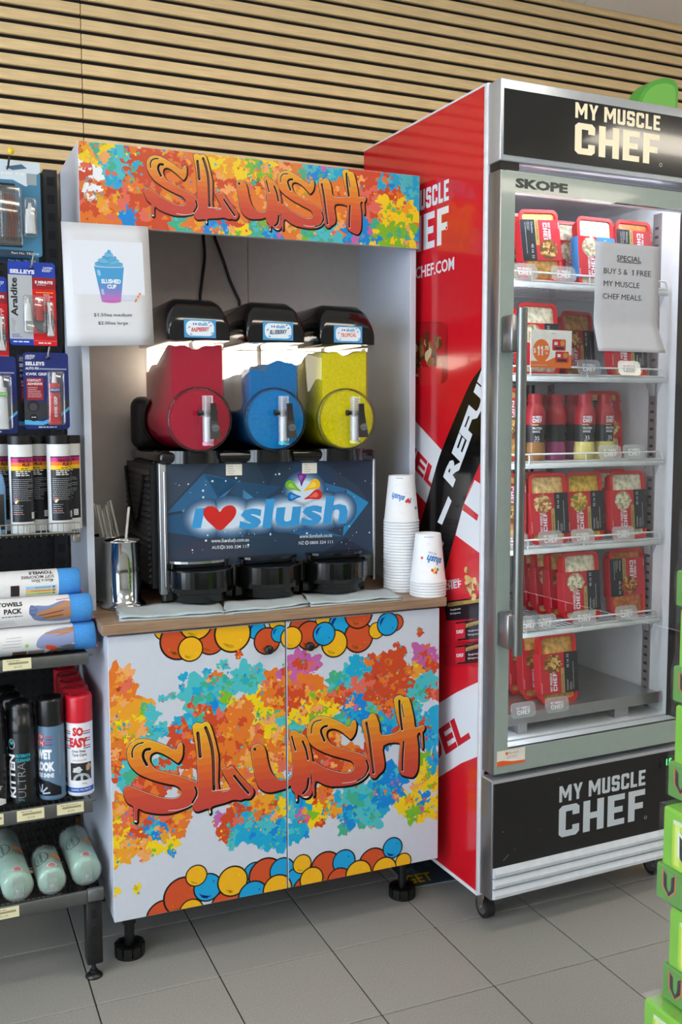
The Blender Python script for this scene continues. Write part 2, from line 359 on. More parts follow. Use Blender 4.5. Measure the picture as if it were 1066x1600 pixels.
# ------------------------------------------------------------------ slush cabinet: artwork first
import numpy as np
def Zm(ox, oy, k): return lambda P: [(ox+x/k, oy+y/k) for x, y in P]
z1, z2, z3, z4, z5, z6 = Zm(180, 1110, 6.6625), Zm(290, 1110, 6.6625), Zm(380, 1100, 5.922), Zm(520, 1070, 6.6625), Zm(160, 970, 1.974), Zm(110, 210, 1.9036)
def door_uv(P):
    out = []
    for x, y in P: p = CF.pixel(x, y, 1, 0.); out.append((p.x, p.z))
    return out
def head_uv(P):
    out = []
    for x, y in P: p = CF.pixel(x, y, 1, .1586); out.append((p.x, p.z))
    return out
LET = [z1([(85,850),(95,810),(140,780),(250,825),(400,880),(500,908),(600,915),(660,895),(690,850),(672,805),(620,775),(560,763),(450,738),(350,705),(250,660),(180,600),(135,530),(122,450),(140,380),(190,325),(270,298),(350,305),(450,335),(540,370),(630,410),(650,370),(680,336),(700,355),(702,430),(690,490),(655,542),(630,530),(560,482),(480,440),(420,428),(370,455),(358,510),(385,570),(440,620),(540,645),(650,675),(760,710),(850,755),(858,820),(845,890),(800,968),(700,1025),(600,1060),(500,1072),(400,1065),(300,1045),(235,1022),(228,1150),(210,1162),(195,1140),(190,1005),(130,960),(95,900)]),
 z2([(72,190),(80,150),(120,126),(165,138),(200,118),(240,130),(264,170),(292,260),(322,380),(342,500),(346,820),(465,805),(380,640),(380,605),(410,590),(440,608),(475,583),(500,595),(560,670),(640,755),(700,815),(706,860),(670,910),(610,915),(570,930),(500,925),(400,960),(268,1000),(262,1060),(245,1070),(236,1015),(130,1047),(90,1035),(72,980),(90,920),(125,895),(125,700),(120,520),(105,370)]),
 z3([(73,430),(85,395),(130,368),(180,385),(207,430),(226,530),(260,630),(310,688),(370,700),(450,660),(455,440),(428,300),(440,260),(480,243),(520,270),(560,285),(602,340),(640,530),(625,680),(640,790),(615,850),(580,868),(540,855),(505,835),(500,895),(487,892),(480,832),(450,790),(440,750),(380,780),(260,812),(180,797),(130,740),(105,640),(85,520)]),
 z3([(588,270),(600,200),(640,145),(710,113),(790,123),(880,158),(982,212),(1000,170),(1030,148),(1046,180),(1036,260),(998,318),(975,308),(900,247),(830,223),(780,240),(768,285),(790,340),(840,385),(920,410)])+z4([(100,655),(200,690),(300,720),(368,760),(385,820),(380,900),(330,970),(250,1020),(150,1045),(50,1052),(-20,1052)])+z3([(830,762),(750,742),(668,712),(660,838),(648,838),(640,720),(640,535),(740,582),(850,620),(950,635),(1010,615),(1027,570),(1000,525),(950,507),(850,480),(750,445),(660,398),(610,348)]),
 z4([(303,400),(315,365),(365,348),(380,315),(415,298),(450,320),(480,400),(510,520),(690,475),(670,350),(638,180),(650,130),(700,108),(740,128),(780,128),(807,180),(842,340),(860,442),(935,418),(957,440),(945,478),(932,495),(940,640),(924,652),(914,500),(875,520),(888,640),(887,830),(870,910),(830,957),(760,947),(710,927),(685,860),(695,700),(690,600),(525,628),(537,800),(525,880),(480,925),(440,968),(400,957),(380,900),(375,780),(350,640),(320,480)])]
SLOT = [(z1([(292,335),(235,350),(195,385),(175,435),(180,487)]), 2.0), (z1([(362,402),(315,410),(292,450),(295,500),(330,568)]), 4.0), (z2([(127,235),(138,330),(152,480)]), 4.8), (z2([(208,178),(250,290),(285,470),(296,820)]), 4.8), (z2([(505,680),(580,775),(655,862)]), 3.5),
 (z3([(450,300),(465,360),(485,428)]), 2.5), (z3([(550,345),(580,420),(600,512)]), 3.2), (z3([(605,690),(590,780),(552,828)]), 3.6), (z3([(106,417),(109,418)]), 4.), (z3([(722,148),(665,165),(635,210),(632,272)]), 1.8), (z3([(775,203),(740,215),(720,255),(752,340)]), 3.6),
 (z4([(350,395),(380,560),(405,760),(425,915)]), 4.2), (z4([(692,165),(700,300),(722,465)]), 3.8), (z4([(717,205),(728,270),(742,338)]), 1.6), (z4([(738,592),(728,750),(725,890)]), 3.2), (z2([(100,800),(115,870),(70,960)]), 3.), (z4([(350,790),(370,870),(330,950),(250,1000)]), 3.)]
WLINE = [(z1([(555,1042),(650,1035),(740,1010),(800,978)]), .8), (z4([(95,1022),(200,1010),(300,965),(375,900)]), .8), (z2([(275,838),(330,832),(462,812)]), .8)]
GRAD = [(0, (236, 190, 28)), (.25, (226, 150, 36)), (.55, (214, 98, 42)), (.8, (196, 72, 52)), (1., (190, 66, 60))]
def grad(t):
    t = min(max(t, 0), 1)
    for (a, ca), (b, cb) in zip(GRAD, GRAD[1:]):
        if t <= b: k = (t-a)/(b-a); return tuple(ca[i]+(cb[i]-ca[i])*k for i in range(3))
    return GRAD[-1][1]
def slush(d, uvf, sc, lay):              # uvf: pixel list on the door -> uv ; sc: uv per pixel
    off = lambda P, dx, dy: [(x+dx, y+dy) for x, y in P]
    polys = [crom(P, 3) for P in LET]
    for P in polys:
        S = uvf(off(P, 1.6, 2.2)); d.poly(S, (24, 18, 16), lay); d.stroke(S, 3.2*sc, (24, 18, 16), lay, closed=True)
    for P in polys: Q = uvf(P); d.poly(Q, (24, 18, 16), lay+1); d.stroke(Q, 1.7*sc, (24, 18, 16), lay+1, closed=True)
    for P in polys: d.poly(uvf(P), (240, 236, 226), lay+2)
    for P in polys:
        Q = off(P, .2, .5)
        for i0 in [tessellate_polygon([[Vector((x, y, 0)) for x, y in Q]])]:
            for t in i0:
                tri = [Q[i] for i in t]; T = [(y-(1128-.136*(x-300)))/140 for x, y in tri]
                nb = 12
                for b in range(max(0, int(min(T)*nb)), min(nb, int(max(T)*nb)+1)):
                    pl = list(zip(tri, T))
                    for v, sg in ((b/nb if b else -9, 1), ((b+1)/nb if b < nb-1 else 9, -1)):
                        o = []
                        for i in range(len(pl)):
                            (pa, ta), (pb, tb) = pl[i-1], pl[i]; da, db = (ta-v)*sg, (tb-v)*sg
                            if (da >= 0) != (db >= 0): k = da/(da-db); o.append(((pa[0]+(pb[0]-pa[0])*k, pa[1]+(pb[1]-pa[1])*k), v))
                            if db >= 0: o.append((pb, tb))
                        pl = o
                    if len(pl) >= 3: d._emit(uvf([p for p, _ in pl]), lin(grad((b+.5)/nb)), lay+3)
    for P, w in SLOT:
        Q = crom(P, 5, False); d.stroke(uvf(off(Q, .25, .6)), (w+.5)*sc, (240, 236, 226), lay+4); d.stroke(uvf(Q), w*sc, (30, 18, 14), lay+5)
        if w > 4: d.stroke(uvf(off(Q, .6, .5)[1:-1]), w*.5*sc, (120, 60, 32), lay+6)
    for P, w in WLINE: d.stroke(uvf(crom(P, 5, False)), w*sc, (240, 236, 226), lay+5)
PAL = dict(o=(224, 118, 40), d=(202, 72, 36), y=(240, 205, 24), a=(232, 158, 40), t=(74, 186, 196), c=(24, 164, 208), b=(10, 132, 214), g=(120, 184, 40), e=(64, 172, 140), p=(192, 96, 166), s=(222, 104, 88), l=(236, 164, 98), w=(236, 238, 242))
MIX = dict(o='oadls', d='dodso', y='yagyl', a='aoyal', t='tcete', c='ctbct', b='bcbtp', g='gyeg', e='etgt', p='pspd', s='slds', l='loas', w='w')
def splat(d, items, uvf, k, lay):
    n = 0
    for i, (x, y, r, c) in enumerate(items):
        (u, v), = uvf([(x, y)]); d.blob(u, v, r*k*1.08, PAL[c], lay+(i % 14)*.25, n=44, rough=.42)
    for x, y, r, c in items:
        for q in range(int(3+r/8)):
            a = random.uniform(0, 2*PI); rr = r*random.uniform(0, 1.0); (u, v), = uvf([(x+rr*math.cos(a), y+rr*math.sin(a))])
            n += 1; d.blob(u, v, k*random.uniform(.12, .5)*min(r, 40)*random.uniform(.5, 1), PAL[random.choice(MIX[c])], lay+3.5+(n % 17)*.25, n=22, rough=.6)
        for q in range(int(2+r/14)):               # stray flecks of neighbouring colours
            a = random.uniform(0, 2*PI); rr = r*random.uniform(.5, 1.25); (u, v), = uvf([(x+rr*math.cos(a), y+rr*math.sin(a))])
            n += 1; d.blob(u, v, k*random.uniform(1., 4.5)*(1 if c != 'w' else .01), PAL[random.choice('odycgbeats')], lay+7.7+(n % 5)*.25, n=9, rough=.4)
DS = '45,200,45o 70,168,24l 60,250,50o 90,300,50a 40,310,40a 60,360,50a 110,340,40a 130,270,14g 150,285,22t 145,340,24t 40,400,35o 40,440,30d 60,330,16g 80,352,15g 30,480,20d 85,470,46t 150,520,45d 190,470,40d 200,430,30t 60,580,38o 100,600,46o 50,640,46a 100,660,42o 45,685,44y 110,690,34a 150,640,36b 55,720,34a 30,745,22y 185,645,28a 200,600,30s 235,605,36o 150,605,28s 110,625,15t 50,610,18g 240,645,22o 215,690,20y 215,715,11b 35,835,15y 107,826,12y 160,700,22y 130,720,18l ' \
 '320,205,42t 350,240,40c 290,240,42t 310,290,34t 300,270,30d 345,180,22o 380,190,18e 430,178,40t 480,162,22t 460,190,30t 372,225,24g 270,312,24c 235,322,22c 240,352,36d 185,335,18t 150,352,26t 373,136,15t 322,157,11c 250,173,12c 245,205,9c 185,240,11t 215,232,11t 420,102,12d ' \
 '330,330,56d 380,380,66d 420,330,56o 450,400,56o 400,450,56o 340,440,46d 480,340,50o 470,240,30y 500,280,36y 440,262,26o 402,258,18y 520,200,38o 540,250,46o 520,320,36y 500,290,20g 545,310,26e 530,350,32y 560,380,42o 530,400,38o 480,440,36a 520,450,46a 560,440,28s 400,520,40o 460,500,40o 270,420,40d 260,500,30o ' \
 '440,560,34t 420,600,30d 400,612,34d 480,600,34d 460,615,24e 490,560,30a 440,640,40c 500,640,50c 540,620,46c 540,675,36c 490,668,32c 400,650,32t 375,660,20d 520,580,36o 556,560,34y 360,610,18p 400,690,14t 560,520,40t ' \
 '600,140,44p 640,132,30p 600,200,46o 580,240,42d 640,210,42o 650,260,40y 620,280,36o 690,250,36a 700,290,36y 660,300,24g 600,300,30y 590,340,34e 610,380,42d 640,420,40o 700,420,46d 760,180,38t 720,190,30e 790,142,34c 760,230,36o 800,200,46s 850,150,46d 890,130,44d 880,200,64d 930,180,36d 850,240,48d 900,280,56d 770,260,38b 800,290,36b 770,300,28c 830,270,18t 740,310,28e 730,230,30d 990,110,38p 1010,142,26d 970,150,22a 1000,190,34t 970,220,38t 960,270,26t 1020,220,26d 1030,300,36c 1020,360,40c 1030,430,34c 990,330,30d 960,300,26c 880,310,36c 860,360,36b 750,430,50o 820,420,38d 700,340,40o 840,320,36e ' \
 '1000,430,30g 1010,470,36y 990,500,32y 1025,500,28y 980,560,30b 1000,585,26y 940,560,36y 960,595,26g 900,480,42b 880,530,44b 840,570,44c 900,530,26o 860,510,38t 790,540,46t 740,560,44t 800,590,40e 760,600,34b 830,605,34t 700,570,36a 680,540,36o 650,590,38y 600,580,38c 620,610,24p 600,650,34c 670,622,16d 690,560,22g 750,640,22e 980,610,16y 1030,560,22y 1025,600,13y 980,35,12d 908,75,10d'
HS = '40,60,40a 130,60,60t 150,120,52t 190,90,42t 90,40,40y 20,60,40l 160,170,45s 200,140,42d 60,220,52o 130,230,52o 170,240,26b 110,200,40o 40,150,40d 220,60,50d 230,200,60d 300,60,60o 350,80,70o 300,180,60o 450,120,60a 480,80,42y 540,80,50y 560,110,36g 600,90,50a 640,90,44o 450,200,60d 400,260,50o 330,270,30e 430,272,30b 450,285,18y 520,250,60o 560,160,50o 540,130,22t 380,170,60o 640,160,60o 700,150,50o 500,180,50o 720,100,42t 760,110,48b 790,105,40c 680,200,60o 820,180,50o 620,240,50o 900,130,60d 880,180,42s 960,150,44c 980,180,44d 1000,130,42c 1025,180,50c 940,230,46y 960,260,42y 900,240,40s 990,235,46y 980,290,46g 920,300,42g 880,310,42b 850,295,42b 740,270,48t 700,290,40g 800,270,48o 650,270,46o 1040,300,30c 1000,320,26y 760,300,40t 560,280,40e 500,300,30y 250,260,40d 600,290,30b 70,120,22w 60,165,24w 25,90,14w 205,40,10w'
def parse(t):
    out = []
    for w in t.split(): a = w[:-1].split(','); out.append((float(a[0]), float(a[1]), float(a[2]), w[-1]))
    return out
BALL = [  # garlands: x, y, radius (zoomed picture), colour, drawn in order
 (192,28,30,'y'),(236,62,54,'d'),(334,60,42,'d'),(288,8,48,'y'),(272,87,36,'y'),(476,28,28,'c'),(402,40,54,'y'),(540,5,26,'y'),(508,62,40,'d'),(546,40,26,'c'),(610,20,34,'d'),(640,45,44,'d'),(735,12,40,'c'),(680,-6,24,'y'),(583,52,34,'y'),(790,50,48,'d'),(845,30,26,'y'),(790,-22,46,'d'),(716,70,42,'y'),(684,40,36,'c'),(905,5,26,'d'),(880,10,36,'c'),
 (190,915,52,'d'),(250,850,58,'d'),(275,895,36,'y'),(325,822,42,'c'),(290,786,32,'y'),(385,880,50,'d'),(470,780,36,'c'),(505,785,54,'d'),(402,803,46,'y'),(465,848,46,'c'),(555,770,40,'c'),(600,800,40,'c'),(540,828,46,'y'),(630,830,46,'d'),(690,760,50,'d'),(616,750,30,'y'),(645,796,38,'y'),(745,742,38,'c'),(730,800,40,'d'),(835,748,50,'d'),(790,780,44,'y'),(895,700,34,'c'),(870,768,42,'y'),(928,742,28,'y')]
PXU = .8918/515.                         # metres per photo pixel on the door
def balloons(d, lay):
    col = dict(y=((235, 176, 26), (246, 200, 30), (226, 200, 60)), d=((200, 78, 38), (214, 106, 40), (226, 140, 60)), c=((20, 156, 212), (16, 70, 170), (60, 190, 220)))
    L = lay
    for i, (x, y, r, c) in enumerate(BALL):
        if i == 22: L = lay
        (u, v), = door_uv(z5([(x, y)])); R = r/1.974*PXU*1.02; b, hi, sh = col[c]
        d.disc(u, v, R, (24, 16, 12), L, 28); d.disc(u, v, R*.93-.0012, b, L+.25, 28)
        up = y < 400
        if R > .022:
            P = [(u+R*.66*math.cos(a), v+R*.66*math.sin(a)) for a in [math.radians((115 if up and c == 'c' else 215)+i*10) for i in range(8)]]
            d.stroke(P, [R*.08, R*.2, R*.2, R*.08], hi, L+.5); d.disc(u+R*.42, v+R*(.35 if not up else -.35), R*.06, hi, L+.5, 8)
        L += .75
CAB = empty('slush_cabinet', (0, 0, 0), -.0189, 'white two-door base cabinet with splatter and balloon slush artwork, on black adjustable feet', 'cabinet')
M_white = M('white_laminate', (200, 206, 219), .38, var=.015, scale=60); M_blk = M('black_plastic', (16, 16, 17), .38, var=.1); M_gap = M('door_edge', (150, 152, 160), .4)
ZB, ZT, CWD = .1478, .8543, .8918
q = MB(); q.box(.0, .016, .018, .54, ZB+.002, .8600); q.box(CWD-.016, CWD, .018, .54, ZB+.002, .8600); q.box(.016, CWD-.016, .018, .54, ZB+.002, ZB+.018); q.box(.016, CWD-.016, .53, .54, ZB+.018, .86); q.box(.016, CWD-.016, .02, .10, .842, .86)
q.build('carcass', M_white, CAB)
gx = CF.pixel(448.2, 1180, 1, 0).x
for k, (a, b) in enumerate(((0, gx-.0016), (gx+.0016, CWD))):
    q = MB(); q.rbox(a, b, 0, .016, ZB, ZT, .0012, 1, smooth=False); dr = q.build('door', M_white, CAB); dr['label'] = ('left-hand door with the S, L and half of the U', 'right-hand door with half of the U, the S and H')[k]
    random.seed(11)
    d = D(lambda u, v, h: Vector((u, -h, v)), clip=(a+.0012, b-.0012, ZB+.0012, ZT-.0012))
    splat(d, parse(DS), lambda P: door_uv(z5(P)), PXU/1.974, 0)
    d.build('splatter_print', dr)
    d = D(lambda u, v, h: Vector((u, -h, v)), clip=(a+.0012, b-.0012, ZB+.0012, ZT-.0012)); balloons(d, 1); d.build('balloon_print', dr)
    d = D(lambda u, v, h: Vector((u, -h, v)), clip=(a+.0012, b-.0012, ZB+.0012, ZT-.0012)); slush(d, door_uv, PXU, 10); d.build('slush_lettering', dr)
    kp = CF.pixel(*((417, 1013), (481, 1008))[k], 1, 0); q = MB(); q.lathe([(0, -.026), (.009, -.026), (.0115, -.022), (.0115, -.012), (.006, -.009), (.006, -.0015)], 16, (kp.x, 0, kp.z), 'y'); q.build('knob', M_blk, dr)
for fx in (.055, CWD-.055):
    for fy in (.11, .45):
        q = MB(); q.cyl((fx, fy, .026), (fx, fy, .11), .0125, n=14); q.cyl((fx, fy, .085), (fx, fy, ZB+.002), .017, n=14)
        q.cyl((fx, fy, .0), (fx, fy, .006), .038, n=24)
        for i in range(10):
            a = 2*PI*i/10; w = 2*PI/10*.42; q.loft([[(fx+r*math.cos(a+s*w), fy+r*math.sin(a+s*w), z) for r, s in ((.028, -1), (.039, -1), (.039, 1), (.028, 1))] for z in (.003, .030)], smooth=False)
        q.cyl((fx, fy, .004), (fx, fy, .024), .030, n=20); q.build('foot', M_blk, CAB)
WT = empty('worktop', (0, 0, 0), -.0189, 'brown wood-look laminate worktop on the white slush cabinet', 'worktop')
q = MB(); q.rbox(-.0136, .9073, -.012, .545, .8601, .8855, .0015, 1, smooth=False)
q.build('board', M('oak_laminate', (150, 122, 98), .45, var=.28, scale=7, stretch=(1.2, 22, 22), bump=.03), WT)
HU = empty('display_hutch', (0, 0, .8855), -.0189, 'tall white hutch with splatter header sign, standing on the wood-look worktop', 'hutch')
zl = lambda z: z-.8855
for a in (-.0137, .8892):
    q = MB(); q.rbox(a, a+.018, .177, .54, 0, zl(2.0315), .0008, 1, smooth=False); q.build('side_panel', M_white, HU)
q = MB(); q.box(.0043, .8892, .177, .525, zl(2.012), zl(2.030)); q.build('top_panel', M_white, HU)
sx = CF.pixel(387, 380, 1, .525).x; M_bk = M('hutch_back', (206, 196, 188), .5, var=.03)
for a, b in ((.0043, sx-.0012), (sx+.0012, .8892)): q = MB(); q.box(a, b, .525, .531, 0, zl(2.010)); q.build('back_panel', M_bk, HU)
HZ0, HZ1 = zl(1.8346), zl(2.0315)
q = MB(); q.rbox(-.0137, .9072, .1586, .1766, HZ0, HZ1, .0008, 1, smooth=False); hd = q.build('header_board', M_white, HU)
src = door_uv(z1([(85, 850)])+z4([(955, 440), (830, 955)])+z2([(200, 120)])); dst = head_uv(z6([(222, 170), (882, 190), (850, 297), (390, 60)]))
A = np.array([[a, b, 1] for a, b in src]); B = np.array(dst); K = np.linalg.lstsq(A, B, rcond=None)[0]
def d2h(P): return [(u*K[0][0]+v*K[1][0]+K[2][0], u*K[0][1]+v*K[1][1]+K[2][1]-.8855) for u, v in door_uv(P)]
hmap = lambda u, v, h: Vector((u, .1586-h, v)); hclip = (-.0129, .9064, HZ0+.0008, HZ1-.0008)
random.seed(5)
d = D(hmap, hclip); d.rect(-.02, .91, HZ0, HZ1, PAL['o'], -.5); splat(d, parse(HS), lambda P: [(u, v-.8855) for u, v in head_uv(z6(P))], 1/1.9036/545*.921*1.05, 0); d.build('splatter_print', hd)
d = D(hmap, hclip); slush(d, d2h, PXU*.84, 10); d.build('slush_lettering', hd)
# ------------------------------------------------------------------ slush machine (cabinet frame, standing on the worktop)
TOP = .8855
MA = empty('slush_machine', CF.o+Vector((0, 0, TOP)), CF.t, 'black three-bowl slush machine with red, blue and yellow slush on the worktop', 'slush machine')
zz = lambda z: z-TOP
M_gloss = M('gloss_black', (10, 10, 11), .12, var=.05, coat=.3); M_mid = M('charcoal_plastic', (44, 44, 46), .45, var=.08); M_steel = M('steel', (190, 190, 190), .22, 1., var=.03); M_satin = M('satin_aluminium', (178, 182, 188), .38, 1., var=.04, scale=6, stretch=(1, 1, .05))
M_clear = thin_clear('clear_plastic', (252, 252, 252), .03, .03, 0.); M_frost = thin_clear('frosted_plastic', (245, 246, 248), .06, .2, .16)
MX0, MX1 = .163, .764
q = MB(); q.rbox(MX0+.006, MX1-.004, .165, .50, zz(.927), zz(1.255), .006, 2); q.build('housing', M_blk, MA)
for x in (.19, .735):
    for y in (.19, .46): q = MB(); q.cyl((x, y, 0), (x, y, .012), .016, .019, 14); q.cyl((x, y, .012), (x, y, zz(.93)), .019, .014, 14); q.build('foot', M_blk, MA)
q = MB(); q.rbox(MX0, MX1, .135, .50, zz(1.252), zz(1.284), .012, 3)
for c in (.262, .463, .664): q.cyl((c, .21, zz(1.254)), (c, .21, zz(1.286)), .098, .094, 32)
q.build('top_ledge', M_gloss, MA)
q = MB(); q.rbox(MX0-.004, MX1+.003, .44, .50, zz(1.282), zz(1.43), .03, 4); q.build('rear_column', M_mid, MA)
# louvred left flank
q = MB(); q.box(MX0-.012, MX0+.006, .185, .50, zz(.93), zz(1.25)); fl_ = q.build('side_panel', M_blk, MA)
for i in range(19):
    z = .942+i*.0158; q = MB(); q.add([(MX0-.020, .20, zz(z)), (MX0-.020, .49, zz(z)), (MX0-.008, .49, zz(z+.013)), (MX0-.008, .20, zz(z+.013)), (MX0-.008, .20, zz(z-.002)), (MX0-.008, .49, zz(z-.002))], [(0, 1, 2, 3), (4, 5, 1, 0), (0, 3, 4), (1, 5, 2)])
    q.build('louvre', M_mid, fl_)
q = MB(); q.tube([(MX0-.020, .47, zz(1.235)), (MX0-.022, .43, zz(1.15)), (MX0-.022, .36, zz(1.075)), (MX0-.022, .30, zz(1.11)), (MX0-.020, .235, zz(1.22))], .005, 6); q.build('grip_rib', M_blk, fl_)
q = MB(); q.rbox(MX1+.003, MX1+.022, .30, .34, zz(1.195), zz(1.235), .004, 1); q.build('power_knob', M_blk, MA)
# front panel
PY = .15; PX0, PX1, PZ0, PZ1 = .1845, .7585, .988, 1.253
q = MB(); q.rbox(PX0-.003, PX1+.003, PY, .166, zz(.93), zz(PZ1+.003), .002, 1); fp = q.build('front_panel', M('panel_metal', (96, 98, 92), .3, .6, var=.1), MA)
for a, b in ((MX0, PX0-.002), (PX1+.002, MX1+.004)): q = MB(); q.rbox(a, b, PY-.004, .170, zz(.918), zz(1.256), .003, 2); q.build('edge_strip', M_satin, MA)
q = MB(); q.tube([(.176, PY-.008, zz(.94)), (.176, PY-.010, zz(1.235))], .0035, 8); q.build('edge_bead', M_steel, MA)
def puv(P):
    o = []
    for x, y in P: p = CF.pixel(x, y, 1, PY); o.append((p.x, zz(p.z)))
    return o
d = D(lambda u, v, h: Vector((u, PY-h, v)), clip=(PX0, PX1, zz(PZ0), zz(PZ1)))
def pp(P, c, l): d.poly(puv(P), c, l)
d.rect(PX0, PX1, zz(PZ0), zz(PZ1), (46, 62, 84), 0)
for P, c in (([(258, 725), (330, 722), (258, 800)], (58, 72, 92)), ([(585, 718), (500, 719), (560, 760), (585, 800)], (40, 52, 74)), ([(258, 870), (330, 830), (420, 870)], (54, 60, 80)), ([(585, 866), (500, 866), (540, 840)], (40, 48, 68)), ([(400, 722), (440, 720), (420, 760)], (40, 54, 78)), ([(260, 802), (318, 740), (376, 752), (330, 786), (300, 795)], (46, 96, 138)), ([(320, 742), (372, 752), (344, 784)], (56, 112, 158)), ([(376, 752), (440, 760), (400, 790), (360, 770)], (38, 74, 108)), ([(260, 806), (300, 800), (320, 840), (262, 832)], (40, 84, 122)), ([(284, 797), (304, 788), (310, 835)], (96, 150, 192)), ([(380, 765), (412, 790), (378, 840)], (88, 154, 202)), ([(320, 834), (450, 842), (380, 838), (340, 800)], (52, 108, 152)), ([(440, 830), (500, 826), (536, 838), (480, 838)], (44, 92, 136)), ([(542, 764), (576, 785), (536, 838)], (40, 130, 184)), ([(500, 752), (542, 764), (520, 790)], (46, 104, 150)), ([(450, 720), (500, 719), (530, 752), (470, 760)], (44, 62, 92))): pp(P, c, 1)
def halo(x, y, rx, ry):
    for i in range(11):
        k = 1-.05*i; f = (i/10)**1.25; c = tuple(a+(b-a)*f for a, b in zip((50, 84, 122), (206, 222, 240))); u, v = puv([(x, y)])[0]; d.disc(u, v, rx*k*.00176, c, 1.4+i*.42, 24, ry*k*.00165)
halo(322, 810, 36, 32); halo(360, 808, 44, 34); halo(404, 806, 40, 30); halo(450, 802, 52, 32); halo(500, 798, 50, 34); halo(530, 796, 30, 30); halo(476, 768, 36, 34)
for i in range(60):
    x = random.gauss(330, 45) if i % 2 else random.gauss(490, 60); y = random.choice((random.gauss(755, 12), random.gauss(838, 12))); u, v = puv([(x, y)])[0]; d.disc(u, v, random.choice((.0008, .001, .0014, .0022, .003)), (214, 232, 246), 6, 8)
BL = (60, 152, 214)
ptext(d, puv, 'I', 299, 826, 314, 825, 31, BL, 7, .06, .25)
hx, hy = puv([(344, 829)])[0]; hp = [(0, 0), (.6, .42), (1.0, .85), (1.08, 1.25), (.85, 1.5), (.5, 1.52), (.2, 1.38), (0, 1.15), (-.2, 1.38), (-.5, 1.52), (-.85, 1.5), (-1.08, 1.25), (-1., .85), (-.6, .42)]
d.poly(crom([(hx+x*.041, hy+y*.0425) for x, y in hp], 3), (206, 40, 38), 7)
ptext(d, puv, 'slush', 373, 828, 541, 818, 46, BL, 7, .035, .16)
def drop(x0, y0, x1, y1, w, c, c2):      # a teardrop from its tip to its round end
    dx, dy = x1-x0, y1-y0; l = math.hypot(dx, dy); nx, ny = -dy/l, dx/l; P = [(x0, y0)]
    for t_, k in ((.3, .35), (.55, .75), (.75, 1.), (.92, .8)): P.append((x0+dx*t_+nx*w*k, y0+dy*t_+ny*w*k))
    P.append((x1, y1))
    for t_, k in ((.92, .8), (.75, 1.), (.55, .75), (.3, .35)): P.append((x0+dx*t_-nx*w*k, y0+dy*t_-ny*w*k))
    pp(crom(P, 3), c, 7); pp(crom([(x0+dx*.6+(a-x0-dx*.6)*.5-nx*w*.2, y0+dy*.6+(b-y0-dy*.6)*.5) for a, b in P], 2), c2, 8)
drop(471, 760, 472, 738, 7, (112, 44, 134), (150, 90, 170)); drop(471, 768, 447, 754, 7, (112, 178, 44), (160, 204, 90)); drop(471, 776, 449, 776, 7, (24, 104, 182), (90, 160, 214)); drop(474, 768, 499, 752, 8, (238, 186, 34), (246, 214, 90)); drop(475, 780, 503, 770, 8, (202, 46, 44), (226, 110, 90))
for t_, a in (('www.iluvslush.com.au', (330, 848, 389, 846, 6)), ('AUS', (331, 858, 343, 857.5, 5)), ('1300 324 111', (351, 857.5, 388, 856, 5)), ('www.iluvslush.co.nz', (468, 841, 519, 839, 6)), ('NZ', (467, 851, 475, 850.5, 5)), ('0800 324 111', (484, 850.5, 520, 849, 5))): ptext(d, puv, t_, *a, (210, 218, 224), 7, .01)
for x, y in ((347, 855), (479.5, 848)): u, v = puv([(x, y)])[0]; d.disc(u, v, .0055, (190, 200, 208), 7, 12); d.disc(u, v, .003, (60, 76, 98), 8, 10)
d.build('slush_artwork', fp, print_mat('print_gloss', .22, .5))
for x0, y0, x1, y1 in ((353, 725, 378, 743), (472, 723, 495, 740)):
    (a, b), (c, e_) = puv([(x0, y1), (x1, y0)]); q = MB(); q.box(a, c, PY-.0012, PY-.0009, b, e_); st_ = q.build('price_sticker', M('sticker_paper', (226, 222, 212), .6), fp)
    d = D(lambda u, v, h: Vector((u, PY-.0012-h, v))); d.lines(a+.006, e_-.006, .02, 4, .006, .0012, (120, 110, 100)); d.build('sticker_print', st_)
# drip trays
for k, (a, b) in enumerate(((.176, .352), (.362, .54), (.552, .735))):
    c = (a+b)/2; r = (b-a)/2
    q = MB(); q.lathe([(0, zz(.902)), (r*.78, zz(.902)), (r*.80, zz(.924)), (r*.97, zz(.928)), (r, zz(.94)), (r, zz(.983)), (r-.006, zz(.985)), (r-.008, zz(.972)), (0, zz(.972))], 24, (c, .148, 0), arc=PI, a0=PI, smooth=False)
    q.add([(c-r, .148, zz(.902)), (c+r, .148, zz(.902)), (c+r, .148, zz(.985)), (c-r, .148, zz(.985))], [(0, 1, 2, 3)]); tr = q.build('drip_tray', M_gloss, MA)
    for i in range(9):
        y = .143-i*.0085; w = math.sqrt(max(0, (r-.012)**2-(.148-y)**2)); q = MB(); q.box(c-w, c+w, y-.0022, y+.0022, zz(.9725), zz(.983)); q.build('grille_bar', M_blk, tr)
    q = MB(); q.prism([(c-r*.92, .149), (c+r*.92, .149)]+[(c+r*.92*math.cos(t_), .149-.05*math.sin(t_)) for t_ in [PI*i/12 for i in range(1, 12)]][::1], lambda u, v, e_: Vector((u, v, e_)), zz(1.000), zz(1.006)); q.build('splash_lip', M_steel if k == 0 else M_gloss, tr)
    for s_ in (-1, 1): q = MB(); q.cyl((c+s_*r*.8, .142, zz(.984)), (c+s_*r*.8, .142, zz(1.001)), .006, n=8); q.build('lip_post', M_gloss, tr)
